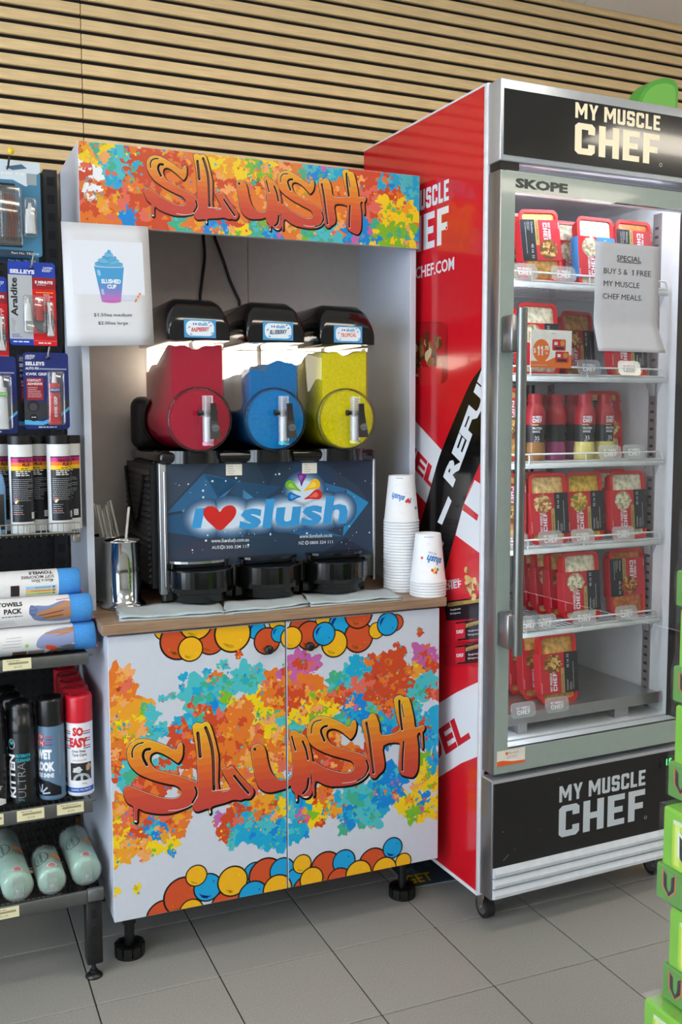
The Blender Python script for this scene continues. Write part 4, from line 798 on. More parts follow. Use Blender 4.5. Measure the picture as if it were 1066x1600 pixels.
SHZ = [1.728, 1.482, 1.248, 1.016, .786]; M_wire = M('white_wire', (224, 230, 234), .35)
for z in SHZ:
    q = MB(); X0_, X1_ = IX0+.012, IX1-.010
    q.rbox(X0_, X1_, .028, .040, z-.017, z-.002, .003, 1)
    q.tube([(X0_, .034, z+.001), (X1_, .034, z+.001)], .0028, 6); q.tube([(X0_, .57, z-.004), (X1_, .57, z-.004)], .003, 6); q.tube([(X0_, .30, z-.006), (X1_, .30, z-.006)], .003, 6)
    for i in range(31): x = X0_+.004+i*(X1_-X0_-.008)/30; q.cyl((x, .034, z-.002), (x, .575, z-.002), .0016, n=5, caps=False)
    sh = q.build('shelf', M_wire, FG)
    q = MB(); q.tube([(X0_, .030, z), (X0_, .030, z+.022), (X1_-.025, .030, z+.022), (X1_-.014, .030, z+.019), (X1_-.010, .030, z+.010), (X1_-.008, .030, z)], .0026, 6)
    for x in (.17, .36): q.tube([(x, .030, z-.006), (x, .030, z+.022)], .0022, 6)
    q.build('front_rail', M_wire, sh)
    q = MB(); q.add([(IX1-.004, .05, z-.004), (IX1-.004, .13, z-.004), (IX1-.004, .10, z-.05), (IX1-.004, .075, z-.055)], [(0, 1, 2, 3)]); q.rbox(IX1-.012, IX1-.005, .078, .102, z-.052, z-.006, .001, 1); q.build('shelf_bracket', thin_clear('bracket_plastic', (240, 242, 246), .08, .2, .35), sh)
z6_ = .560
q = MB(); q.box(IX0+.006, IX1-.008, .02, .60, z6_-.004, z6_); q.box(IX0+.006, IX1-.008, .018, .022, z6_-.026, z6_+.006); q.box(IX0+.10, IX0+.13, .03, .06, .503, z6_-.004); q.box(IX1-.17, IX1-.12, .03, .06, .503, z6_-.004); q.build('floor_shelf', M('dull_steel', (176, 176, 178), .3, .8, var=.05), FG)
# ------------------------------------------------------------------ goods in the fridge
FOODS = {'pasta': ((196, 150, 78), (150, 96, 44), (222, 184, 116), (120, 74, 36)), 'chicken': ((214, 180, 120), (190, 140, 84), (232, 206, 160), (160, 100, 54)), 'curry': ((206, 170, 60), (226, 200, 110), (120, 140, 60), (176, 120, 50)), 'rice': ((222, 212, 186), (200, 190, 160), (232, 226, 206), (170, 150, 116)), 'roast': ((190, 110, 50), (160, 80, 36), (214, 150, 80), (110, 60, 30))}
M_tray = M('red_tray', (208, 34, 40), .3, var=.04, sss=.0, coat=.2); M_sleeve = M('red_sleeve', (196, 30, 46), .4, var=.03); M_blks = M('black_sleeve', (30, 32, 38), .45, var=.05); M_blus = M('blue_sleeve', (66, 140, 206), .4, var=.03)
PW, PH, PT = .128, .198, .036
def make_pack(food, flip, sleeve='red'):
    F_ = FOODS[food]; fl = -1 if flip else 1; parts = []
    q = MB(); r0 = lambda x, z, r, y: [Vector((a, y, b)) for a, b in rrect(-x, x, PH/2-z, PH/2+z, r, 5)]
    q.loft([r0(PW/2-.010, PH/2-.010, .014, PT), r0(PW/2-.006, PH/2-.006, .016, .004), r0(PW/2, PH/2, .018, .0035), r0(PW/2, PH/2, .018, 0), r0(PW/2-.009, PH/2-.009, .012, 0), r0(PW/2-.010, PH/2-.010, .011, .006), r0(.02, .05, .01, .0065)], smooth=False); parts.append(('tray', q.mesh('tray', M_tray)))
    q = MB(); q.loft([r0(PW/2-.010, PH/2-.010, .011, .0055), r0(PW/2-.012, PH/2-.012, .010, .0035), r0(.02, .04, .01, .002)], smooth=True); parts.append(('food', q.mesh('food', M('food_'+food, F_[0], .35, var=.45, scale=70, bump=.8))))
    q = MB(); a, b = (PH*.26, PH*.76) if not flip else (PH*.24, PH*.74)
    a, b = PH*.14, PH*.72
    if flip: a, b = PH*.30, PH*.86
    q.rbox(-PW/2-.0012, PW/2+.0012, -.0016, PT-.006, a, b, .0008, 1, smooth=False); parts.append(('sleeve', q.mesh('sleeve', {'red': M_sleeve, 'blue': M_blus}[sleeve])))
    d = D(lambda u, v, h: Vector((fl*u, -.0018-h, PH/2+fl*v))); lo, hi = (a-PH/2, b-PH/2) if not flip else (PH/2-b, PH/2-a); w = PW/2+.0012
    d.rect(.018, w, lo, hi, (34, 36, 42), 0); d.rect(.006, .018, lo, lo+(hi-lo)*.62, (178, 150, 88), 0)
    if sleeve == 'blue': d.rect(-w, .0, lo, hi, (196, 30, 46), 0.2); d.rect(.0, w, lo, hi, (66, 140, 206), .3)
    d.at(-.012, lo+.008, 1, 90); d.block('MY MUSCLE', 0, .013, .052, .008, WH, 2); d.block('CHEF', 0, -.003, .052, .0135, WH, 2)
    d.at(.0145, lo+.004, 1, 90); d.text('HIGH PROTEIN', 0, 0, .05, .0055, (70, 50, 30), 2, .01)
    d.at(.030, lo+.006, 1, 90); d.text('Chicken', 0, 0, .030, .005, WH, 2); d.lines(0, -.008, .035, 2, .005, .0016, (190, 190, 190), 2)
    d.at(.034, hi-.045, 1, 90); d.text('42', 0, 0, .010, .0075, WH, 2); d.text('16', .015, 0, .009, .0065, WH, 2); d.text('22', .029, 0, .010, .007, WH, 2)
    d.at(.050, lo+.008, 1, 90); d.lines(0, 0, .09, 1, .004, .0018, (180, 180, 180), 2); d.at(-w+.005, lo+.006, 1, 90); d.lines(0, 0, .03, 1, .004, .002, (230, 200, 200), 2); d.at(0, 0)
    cx_, cy_ = -.022, hi-.030
    if food == 'roast': cx_ = -.006
    d.disc(cx_, cy_, .030, F_[3], 2, 24, .027)
    for i in range(40):
        an = random.uniform(0, 2*PI); rr = .026*math.sqrt(random.random()); d.blob(cx_+rr*math.cos(an), cy_+rr*math.sin(an)*.9, random.uniform(.004, .009), random.choice(F_), 3+(i % 9)*.25, 9, .5, random.uniform(.003, .007))
    o = d.build('sleeve_print'); parts.append(('sleeve_print', o.data)); bpy.data.objects.remove(o, do_unlink=True)
    return parts
random.seed(31); PK = {k: make_pack(*k) for k in (('pasta', 0), ('pasta', 1), ('chicken', 0), ('curry', 0), ('rice', 0), ('roast', 1), ('chicken', 1), ('rice', 0, 'blue'))}
def place(name, lx, ly, lz, rz, label, cat, group=None):
    return empty(name, (FF.o.x+lx*FF.c-ly*FF.s, FF.o.y+lx*FF.s+ly*FF.c, lz), FF.t+rz, label, cat, group)
def pack(key, px, y, z, label, lean=.10, roll=0., rz=0., py=None):
    p = FF.pixel(px, 700, 1, y); e = place('meal_pack', p.x, y+.01, z+.0006, rz, label, 'meal pack', 'meal packs in the fridge'); e.rotation_euler = (-lean, roll, FF.t+rz)
    for n, me in PK[key]: pass
    sl = None
    for n, me in PK[key]:
        o = link(n, me, sl if n == 'sleeve_print' else e)
        if n == 'sleeve': sl = o
    return e
def shx(px, py, y): return FF.pixel(px, py, 1, y).x
def packs(z, rows):
    for key, px, py, y, label, kw in rows:
        e = pack(key, px, y, z, label, **kw); x = shx(px, py, y); e.location = (FF.o.x+x*FF.c-(y+.01)*FF.s, FF.o.y+x*FF.s+(y+.01)*FF.c, z+.0006+PW/2*abs(math.sin(kw.get('roll', 0))))
T0 = {}
packs(SHZ[0], [(('pasta', 1), 797, 380, .12, 'red meal pack at the left end of the top fridge shelf, mostly behind door frame', T0), (('pasta', 1), 856, 385, .07, 'upside-down pasta meal pack on the top fridge shelf, second from left', dict(roll=-.06)), (('rice', 0), 905, 385, .15, 'dark meal pack set back on the top shelf behind the blue-sleeved one', T0), (('rice', 0, 'blue'), 940, 390, .075, 'meal pack with a blue low-calorie sleeve on the top fridge shelf', T0), (('roast', 1), 1000, 390, .07, 'meal pack at the right end of the top fridge shelf, behind the paper notice', T0)])
packs(SHZ[1], [(('chicken', 0), 784, 520, .10, 'meal pack at the left end of the second shelf, barely showing', T0), (('rice', 0), 850, 520, .065, 'meal pack with creamy pasta on the second shelf behind the price card', T0), (('pasta', 0), 912, 530, .20, 'dark meal pack set back in the middle of the second shelf', dict(rz=.15)), (('chicken', 0), 990, 530, .075, 'meal pack on the second shelf hidden by the paper notice', T0)])
packs(SHZ[2], [(('pasta', 1), 793, 660, .065, 'tilted meal pack at the left end of the bottle shelf', dict(roll=.10)), (('chicken', 1), 952, 655, .155, 'meal pack standing behind the bottles on the third shelf', T0)])
packs(SHZ[3], [(('pasta', 1), 796, 795, .07, 'upside-down meal pack at the left end of the fourth shelf', dict(roll=.05)), (('chicken', 0), 865, 790, .065, 'lemon chicken meal pack in front on the fourth fridge shelf', T0), (('chicken', 0), 845, 775, .15, 'meal pack behind the lemon chicken pack on the fourth shelf', T0), (('curry', 0), 922, 790, .075, 'yellow curry meal pack on the fourth shelf, between chicken and rice packs', T0), (('rice', 0), 962, 775, .15, 'meal pack behind the rice pack on the fourth shelf', T0), (('rice', 0), 990, 790, .06, 'white rice meal pack at the right end of the fourth shelf', T0)])
packs(SHZ[4], [(('rice', 0), 916, 920, .07, 'rice meal pack at the front of the row on the fifth shelf', T0), (('pasta', 0), 893, 920, .13, 'second meal pack from the front in the fifth-shelf row', T0), (('chicken', 0), 871, 918, .19, 'third meal pack from the front in the fifth-shelf row', T0), (('chicken', 0), 853, 915, .26, 'rearmost meal pack of the row on the fifth shelf', T0), (('roast', 1), 988, 915, .07, 'upside-down roast chicken meal pack alone at the right of the fifth shelf', T0)])
packs(z6_, [(('pasta', 0), 880, 1050, .055, 'pasta meal pack at the front of the bottom row in the fridge', T0), (('pasta', 0), 852, 1045, .115, 'second meal pack from the front in the bottom fridge row', T0), (('pasta', 0), 830, 1040, .18, 'third meal pack from the front in the bottom fridge row', T0), (('pasta', 0), 812, 1035, .25, 'rearmost meal pack of the bottom fridge row', T0)])
# shake bottles
def make_bottle(low):
    q = MB(); q.lathe([(0, .001), (.026, 0), (.029, .004), (.029, .030), (.0265, .052), (.0255, .062), (.0285, .088), (.029, .10), (.029, .128), (.026, .143), (.021, .152), (.0185, .158), (.0185, .162)], 40); a = q.mesh('bottle_body', None or [M('bottle_low_%s' % low[0], low[1], .3, var=.1), M_blks, M('bottle_wrap', (158, 28, 42), .35, var=.04)])
    for p in a.polygons:
        z = p.center.z; p.material_index = 0 if z < .050 else (1 if z < .105 else 2)
    q = MB(); q.cyl((0, 0, .161), (0, 0, .184), .0205, .0195, 24); c = q.mesh('cap', M('bottle_wrap'))
    d = D(cylmap(0, 0, 0, .0294, -PI/2-.42), grid=(0, .004)); d.at(-.012, 0); d.logo(0, .106, .026, .018, WH, 1); d.rect(-.002, .016, .098, .1015, (190, 160, 100), 1); d.text('PROTEIN', 0, .087, .026, .0065, WH, 1, .02); d.text('SHAKE', 0, .078, .021, .0065, WH, 1, .02); d.text('35', .006, .058, .013, .011, WH, 1, .0); d.lines(.004, .054, .016, 1, .003, .0012, WH, 1)
    o = d.build('bottle_print'); m = o.data; bpy.data.objects.remove(o, do_unlink=True); return [('bottle', a), ('cap', c), ('bottle_print', m)]
BT = [make_bottle(('tan', (150, 104, 56))), make_bottle(('pink', (150, 60, 110))), make_bottle(('cream', (214, 202, 120)))]
for k, px, y, rz, lb_ in ((0, 836, .085, 0, 'leftmost shake bottle on the third fridge shelf, brown base'), (1, 868, .11, 1.6, 'shake bottle turned to show small print, pink base'), (0, 846, .17, .4, 'shake bottle at the back, between the brown and pink ones'), (1, 892, .17, 1.4, 'shake bottle at the back left of the banana-coloured one'), (2, 914, .075, 0, 'front shake bottle with cream base on the third fridge shelf'), (2, 944, .085, .35, 'rightmost shake bottle on the third fridge shelf, cream base')):
    x = shx(px, 660, y); e = place('shake_bottle', x, y, SHZ[2]+.0006, rz, lb_, 'bottle', 'shake bottles in the fridge')
    for n, me in BT[k]: link(n, me, e)
# clear shelf tabs
tm = MB(); tm.prism(rrect(-.040, .040, .0, .042, .012), lambda u, v, e_: Vector((u, e_, v)), -.0006, .0006); tab_me = tm.mesh('tab', thin_clear('tab_plastic', (240, 242, 244), .06, .12, .20))
d = D(lambda u, v, h: Vector((u, -.0008-h, v))); d.block('MY MUSCLE', -.022, .023, .044, .007, (236, 238, 240), 1); d.block('CHEF', -.022, .009, .044, .012, (236, 238, 240), 1); o = d.build('tab_print'); tabp = o.data; bpy.data.objects.remove(o, do_unlink=True)
ordn = ['top', 'second', 'third', 'fourth', 'fifth', 'bottom']
for si, xs in ((0, (820, 880)), (1, (922, 985)), (2, (958, 996)), (3, (812, 867, 918, 982)), (4, (834, 860, 923, 990)), (5, (824, 878))):
    for i, px in enumerate(xs):
        z = (SHZ+[z6_])[si]; x = shx(px, 660, .020); e = place('shelf_tab', x, .0235 if si < 5 else .012, z+.003 if si < 5 else z-.006, 0, 'clear plastic shelf tab on the %s fridge shelf, %s' % (ordn[si], ('leftmost', 'second from left', 'third from left', 'rightmost')[i if i < len(xs)-1 else 3]), 'shelf tab', 'clear shelf tabs in the fridge'); e.rotation_euler = (-.25, 0, FF.t)
        link('tab', tab_me, e); link('tab_print', tabp, e)
# price card
(a, b), (a2, b2) = fuv([(829, 574), (894, 517)], .012); w, h_ = a2-a, b2-b
e = place('price_card', a, .012, b, 0, 'orange and white price card reading 11.95 hung on the second fridge shelf', 'price card'); q = MB(); q.box(0, w, 0, .0012, 0, h_); q.build('card', M('card_white', (232, 232, 228), .4), e)
d = D(lambda u, v, h: Vector((u, -h, v))); d.poly([(0, 0), (w, 0), (w, h_*.36), (w*.62, h_*.30), (w*.4, h_*.18), (0, h_*.17)], (226, 112, 28), 0); d.disc(w*.26, h_*.45, w*.205, (226, 112, 28), 1, 28, h_*.30); d.block('11', w*.16, h_*.32, w*.135, h_*.25, (246, 246, 246), 2, .2); d.text('$', w*.07, h_*.37, w*.055, h_*.14, (246, 246, 246), 2, .02); d.text('.95', w*.32, h_*.46, w*.12, h_*.12, (246, 246, 246), 2, .03); d.text('EA', w*.36, h_*.36, w*.06, h_*.06, (246, 246, 246), 2)
for x, z in ((.52, .46), (.60, .14)): d.poly(rrect(w*x, w*(x+.33), h_*z, h_*(z+.3), w*.03), (200, 36, 40), 3); d.rect(w*(x+.05), w*(x+.28), h_*(z+.03), h_*(z+.10), (36, 32, 34), 4); d.disc(w*(x+.25), h_*(z+.2), w*.06, (200, 140, 60), 4, 12); d.rect(w*(x+.05), w*(x+.13), h_*(z+.15), h_*(z+.23), WH, 4)
d.lines(w*.5, h_*.9, w*.12, 1, .01, .0015, (120, 120, 120), 1); d.lines(w*.03, h_*.06, w*.4, 1, .01, .0012, WH, 1); d.build('card_print', e)
# paper notice taped to the glass
c4 = fuv([(927, 549), (1030, 552), (1027, 388), (932, 374)], FY-.004); x0, x1 = c4[0][0], (c4[1][0]+c4[2][0])/2; zb, zt = c4[0][1], (c4[2][1]+c4[3][1])/2
e = place('paper_notice', 0, 0, 0, 0, 'white paper notice taped on the fridge glass, offering a special on meals', 'notice'); n = 24; q = MB(); w = x1-x0
def pm(u, v):                                            # sheet with a fold near the bottom that lifts off the glass
    t_ = v/(zt-zb); lift = .0005+.022*max(0, .26-t_)/.26 if t_ < .26 else .0005+.002*math.sin(PI*(t_-.26)/.74); sk = .012*max(0, .26-t_)/.26*(u/w); return (x0+u+sk-.004*t_*0, FY-.0022-lift-.0008*math.sin(u*40), zb+v)
vs = [pm(w*i/8, (zt-zb)*j/n) for j in range(n+1) for i in range(9)]; q.add(vs, [(j*9+i, j*9+i+1, (j+1)*9+i+1, (j+1)*9+i) for j in range(n) for i in range(8)], 0, True); ob = q.build('sheet', M('notice_paper', (178, 181, 190), .55, var=.02), e); ms = ob.modifiers.new('solid', 'SOLIDIFY'); ms.thickness = .0003; ms.offset = 1
H_ = zt-zb; d = D(lambda u, v, h: Vector(pm(u, v))-Vector((0, .0008+h, 0)))
for t_, cx_, cz_, tw, th in (('SPECIAL', .52, .84, .38, .050), ('BUY 5 &', .315, .715, .37, .050), ('FREE', .755, .715, .22, .050), ('MY MUSCLE', .41, .60, .56, .050), ('CHEF MEALS.', .43, .485, .62, .050)): d.text(t_, w*(cx_-tw/2), H_*cz_, w*tw, H_*th, (38, 36, 40), 1, .012 if t_ == 'SPECIAL' else 0)
d.poly([(w*(.57+x), H_*(.715+y)) for x, y in ((.012, 0), (.026, 0), (.026, .05), (.016, .05), (0, .042), (0, .036), (.012, .041))], (38, 36, 40), 1); d.rect(w*.33, w*.71, H_*.828, H_*.834, (38, 36, 40), 1); d.build('notice_print', e)
# sticker at the foot of the door
(a, b), (a2, b2) = fuv([(776, 1199), (820, 1173)]); e = place('door_sticker', a, FY-.0016, b+.002, 0, 'small white and orange service sticker at the bottom corner of fridge door', 'sticker'); w, h_ = a2-a, .040; q = MB(); q.box(0, w, -.0005, .0002, 0, h_); q.build('sticker', M('sticker_paper'), e)
d = D(lambda u, v, h: Vector((u, -.0006-h, v))); d.poly([(0, 0), (w, 0), (w, h_*.16), (w*.55, h_*.2), (w*.2, h_*.34), (0, h_*.32)], (232, 96, 40), 0); d.disc(w*.34, h_*.78, w*.05, (232, 96, 40), 0, 12); d.text('Plexitech', w*.41, h_*.72, w*.34, h_*.13, (200, 90, 60), 0); d.lines(w*.35, h_*.56, w*.5, 2, h_*.12, h_*.04, (170, 150, 140), 0); d.build('sticker_print', e)
# green display piece on the fridge roof
P = [(p.x, p.z) for p in [FF.pixel(x, y, 1, .12) for x, y in ((996, 166), (1004, 143), (1018, 128), (1038, 122), (1054, 126), (1060, 138), (1059, 168))]]
P = [(P[0][0]-.01, FZ1+.002)]+crom(P, 4, False)+[(P[-1][0], FZ1+.002)]
e = place('display_topper', 0, 0, 0, 0, 'green rounded display topper standing on the fridge roof', 'display sign'); q = MB(); q.prism(P, lambda u, v, e_: Vector((u, e_, v)), .17, .12); q.build('board', M('bright_green', (84, 176, 60), .3), e)
cx_ = sum(p[0] for p in P)/len(P); cz_ = sum(p[1] for p in P)/len(P); d = D(lambda u, v, h: Vector((u, .12-h, v))); d.poly([(cx_+(x-cx_)*.86, FZ1+(z-FZ1)*.9) for x, z in P], (122, 200, 84), 0); d.poly([(cx_-.012, FZ1+.004), (cx_+.018, FZ1+.060), (cx_+.020, FZ1+.004)], (70, 160, 70), 1); d.build('board_print', e)
# floor mat beside the fridge
a, b = WF.pixel(643, 1389, 2, 0), WF.pixel(716, 1376, 2, 0); U = (b-a).normalized(); V = Vector((-U.y, U.x, 0)); e = empty('floor_mat', (a.x, a.y, 0), math.atan2(U.y, U.x), 'dark blue printed floor mat with yellow lettering, half under fridge', 'mat')
q = MB(); q.rbox(-.01, .17, .0, .28, .0004, .003, .001, 1, smooth=False); q.build('mat', M('mat_edge', (150, 160, 164), .4), e)
d = D(lambda u, v, h: Vector((u, v, .003+h))); d.rect(-.004, .166, .005, .276, (52, 70, 84), 0); d.text('GET', .0, .022, .085, .055, (30, 30, 30), 1, .07, .1); d.text('GET', .0, .022, .085, .055, (196, 168, 40), 2, .03, .1)
for i in range(14): d.blob(random.uniform(.0, .16), random.uniform(.1, .27), random.uniform(.006, .016), random.choice(((70, 120, 140), (90, 140, 120), (60, 90, 110))), 1, 12, .4)
d.build('mat_print', e)
# ------------------------------------------------------------------ shelving bay on the left
GO = Vector((-.48, .27, 0)); GX0, GXR = -.93, -.040
GB = empty('shelving_bay', GO, 0, 'black metal shelving bay with pegboard back beside the slush cabinet', 'shelving')
def gp(q, name, mat, parent=None):
    o = q.build(name, mat, parent or GB)
    if not parent: o.location = -GO
    return o
M_bmet = M('black_metal', (20, 20, 22), .45, var=.15); M_gmet = M('grey_metal', (104, 106, 108), .4, .5, var=.08); M_dull = M('wire_grey', (150, 148, 140), .4, .7); M_dwire = M('dark_wire', (44, 40, 38), .5, .4)
q = MB(); q.box(-.049, -.014, .47, .51, .0, 2.03); up = gp(q, 'upright', M_bmet)
q = MB()
for i in range(38): q.box(-.040, -.022, .4686, .4705, .25+i*.047, .272+i*.047)
gp(q, 'upright_slots', M('slot_black', (6, 6, 6), .8), up); tag(up.children[0], kind='stuff')
q = MB(); q.box(GX0, -.050, .50, .512, .1, 2.02); pb = gp(q, 'pegboard', M_bmet)
q = MB()
for i in range(12):
    for k in range(74): q.cyl((-.062-i*.0255, .4985, .13+k*.0254), (-.062-i*.0255, .4999, .13+k*.0254), .0068, n=8)
o = gp(q, 'peg_holes', M('slot_black'), pb); tag(o, kind='stuff')
# legs
q = MB(); q.rbox(-.062, -.024, .030, .070, .036, .204, .003, 1); lg = gp(q, 'leg', M_bmet)
q = MB()
for i in range(3): q.box(-.050, -.038, .0292, .0302, .065+i*.045, .087+i*.045)
o = tag(gp(q, 'leg_slots', M('slot_black'), lg), kind='stuff')
q = MB(); q.cyl((-.045, .045, .002), (-.045, .045, .040), .006, n=10); q.lathe([(0, 0), (.021, 0), (.021, .004), (.012, .010), (.008, .011)], 20, (-.045, .045, 0)); q.cyl((-.045, .045, .010), (-.045, .045, .017), .010, n=6); gp(q, 'levelling_foot', M('foot_steel', (60, 60, 62), .3, .8), lg)
q = MB(); q.box(-.055, -.03, .07, .47, .15, .20); gp(q, 'base_arm', M_bmet)
# shelves: bottom and can shelf are wire decks with a ticket rail
def wire_deck(name, y0, y1, z, x1, dx, dy):
    q = MB(); x = x1-.004
    while x > GX0: q.cyl((x, y0, z), (x, y1, z), .0013, n=5, caps=False); x -= dx
    y = y0
    while y < y1: q.cyl((GX0, y, z-.0022), (x1, y, z-.0022), .0016, n=5, caps=False); y += dy
    o = gp(q, name, M_dwire); return o
bd = wire_deck('bottom_shelf', .025, .46, .235, -.024, .0115, .034)
q = MB(); q.rbox(GX0, -.060, .012, .020, .203, .236, .002, 1); q.rbox(-.060, -.022, .008, .024, .208, .238, .002, 1); gp(q, 'ticket_rail', M_gmet, bd)
cdk = wire_deck('can_shelf', .04, .46, .4545, GXR, .014, .035)
q = MB(); q.rbox(GX0, GXR, .026, .033, .424, .458, .002, 1); q.tube([(GXR-.01, .034, .452), (GXR+.010, .034, .452)], .003, 6); gp(q, 'ticket_rail', M_gmet, cdk)
q = MB(); q.box(GX0, GXR, .034, .46, .806, .813); ms = gp(q, 'towel_shelf', M_bmet)
q = MB(); q.rbox(GX0, GXR, .026, .034, .788, .816, .002, 1); q.tube([(GXR-.01, .036, .809), (GXR+.012, .036, .809)], .003, 6); gp(q, 'ticket_rail', M_gmet, ms)
ws = wire_deck('wire_shelf', .10, .45, 1.0955, GXR, .013, .06)
q = MB(); q.tube([(GX0, .10, 1.120), (GXR, .10, 1.120)], .0018, 6); q.tube([(GX0, .10, 1.097), (GXR, .10, 1.097)], .0022, 6)
x = GXR
while x > GX0: q.tube([(x, .10, 1.121), (x, .10, 1.090)], .0011, 5); x -= .013
gp(q, 'front_fence', M_dull, ws)
q = MB(); q.rbox(-.056, -.038, .11, .13, 1.070, 1.090, .002, 1); gp(q, 'bracket', M_dull, ws)
tk = M('ticket_paper', (222, 216, 176), .6)
for z, y, sh_, xs in ((.806, .0258, ms, ((4, 49),)), (.444, .0258, cdk, ((-20, 5), (26, 69), (89, 131))), (.222, .0118, bd, ((-20, 30),))):
    for a, b in xs:
        pa, pb_ = [WF.pixel(x, {(.806): 1038, .444: 1265, .222: 1425}[z], 1, y).x for x in (a, b)]; q = MB(); q.box(pa, pb_, y-.0012, y-.0002, z-.014, z+.012); t_ = gp(q, 'price_ticket', tk, sh_)
        d = D(lambda u, v, h: Vector((u, y-.0012-h, v))); w = pb_-pa; d.lines(pa+w*.15, z+.007, w*.7, 1, .01, .0016, (120, 110, 90)); d.rect(pa+w*.2, pa+w*.9, z-.001, z+.004, (150, 142, 110), 0); d.text('$12.95', pa+w*.4, z-.010, w*.25, .005, (110, 100, 80), 1)
        o = d.build('ticket_print'); o.parent = sh_
# ------------------------------------------------------------------ goods on the shelves
def wpl(name, x, y, z, rz, label, cat, group=None): return empty(name, (x, y, z), rz, label, cat, group)
# grease cartridges
q = MB(); q.lathe([(0, 0), (.0272, 0), (.0278, .002), (.0278, .212)], 48); cw = q.mesh('tube', M('white_tube', (226, 230, 232), .3, var=.01)); q = MB(); q.cyl((0, 0, .211), (0, 0, .231), .0286, n=28); cc = q.mesh('cap', M_blk)
d = D(cylmap(0, 0, 0, .0280, -PI/2-.42), grid=(0, .004)); nu = 1
for a, b, c in ((.028, .182, (26, 26, 32)), (.169, .179, (206, 30, 130)), (.160, .169, (236, 122, 34)), (.150, .160, (244, 196, 30))): d.rect(-.020, .052, a, b, c, 0 if a < .1 else 1, nu)
d.text('PENETRON', .0, .168, .036, .0085, (40, 20, 34), 2, .04); d.text('PLUS', .010, .159, .018, .008, (40, 20, 34), 2, .05); d.lines(.006, .153, .024, 1, .004, .002, (60, 50, 30), 2)
d.lines(-.006, .146, .044, 3, .0045, .0026, (214, 216, 220), 2); d.lines(-.016, .128, .062, 12, .0045, .0014, (160, 164, 170), 2); d.lines(-.016, .066, .03, 5, .005, .0014, (160, 164, 170), 2)
for k, (c, dx, dy) in enumerate((((214, 60, 50), 0, 1), ((60, 90, 180), -1, 0), ((240, 190, 60), 1, 0), ((236, 236, 236), 0, -1))): d.poly([(-.008+dx*.0035+a*.0035, .078+dy*.0035+b*.0035) for a, b in ((-1, 0), (0, -1), (1, 0), (0, 1))], c, 2)
d.rect(.030, .042, .035, .05, (230, 230, 230), 2); d.lines(.032, .046, .008, 3, .004, .0012, (60, 60, 60), 3); d.lines(-.016, .05, .03, 1, .004, .0018, (190, 60, 50), 2)
o = d.build('label_print'); cp = o.data; bpy.data.objects.remove(o, do_unlink=True)
for x, y, rz, lb_ in ((-.168, .135, .1, 'white grease cartridge with pink, orange and yellow label, front left on wire shelf'), (-.122, .186, -.35, 'white grease cartridge set between two front ones on the wire shelf'), (-.080, .136, .25, 'white grease cartridge in front, right of centre on the wire shelf'), (-.048, .185, -.5, 'white grease cartridge at the right end of the wire shelf'), (-.212, .212, .2, 'white grease cartridge behind the blue bottle at the left edge')):
    e = wpl('grease_cartridge', x, y, 1.0972, rz, lb_, 'cartridge', 'grease cartridges on the wire shelf'); link('tube', cw, e); link('cap', cc, e); link('label_print', cp, e)
e = wpl('blue_bottle', -.238, .145, 1.0972, 0, 'pale blue plastic bottle at the left edge of the wire shelf', 'bottle')
q = MB(); rr = lambda hx, hy, z: [Vector((a, b, z)) for a, b in rrect(-hx, hx, -hy, hy, min(hx, hy)*.8, 4)]; q.loft([rr(.032, .026, 0), rr(.034, .028, .004), rr(.034, .028, .11), rr(.030, .025, .135), rr(.016, .016, .155), rr(.012, .012, .16), rr(.012, .012, .175)]); q.build('body', M('blue_hdpe', (120, 168, 214), .35), e)
q = MB(); q.rbox(-.028, .028, -.0292, -.0282, .012, .095, .0004, 1); q.build('label', M_blks, e)
q = MB(); q.cyl((0, 0, .174), (0, 0, .198), .015, n=20); q.build('cap', M_blk, e)
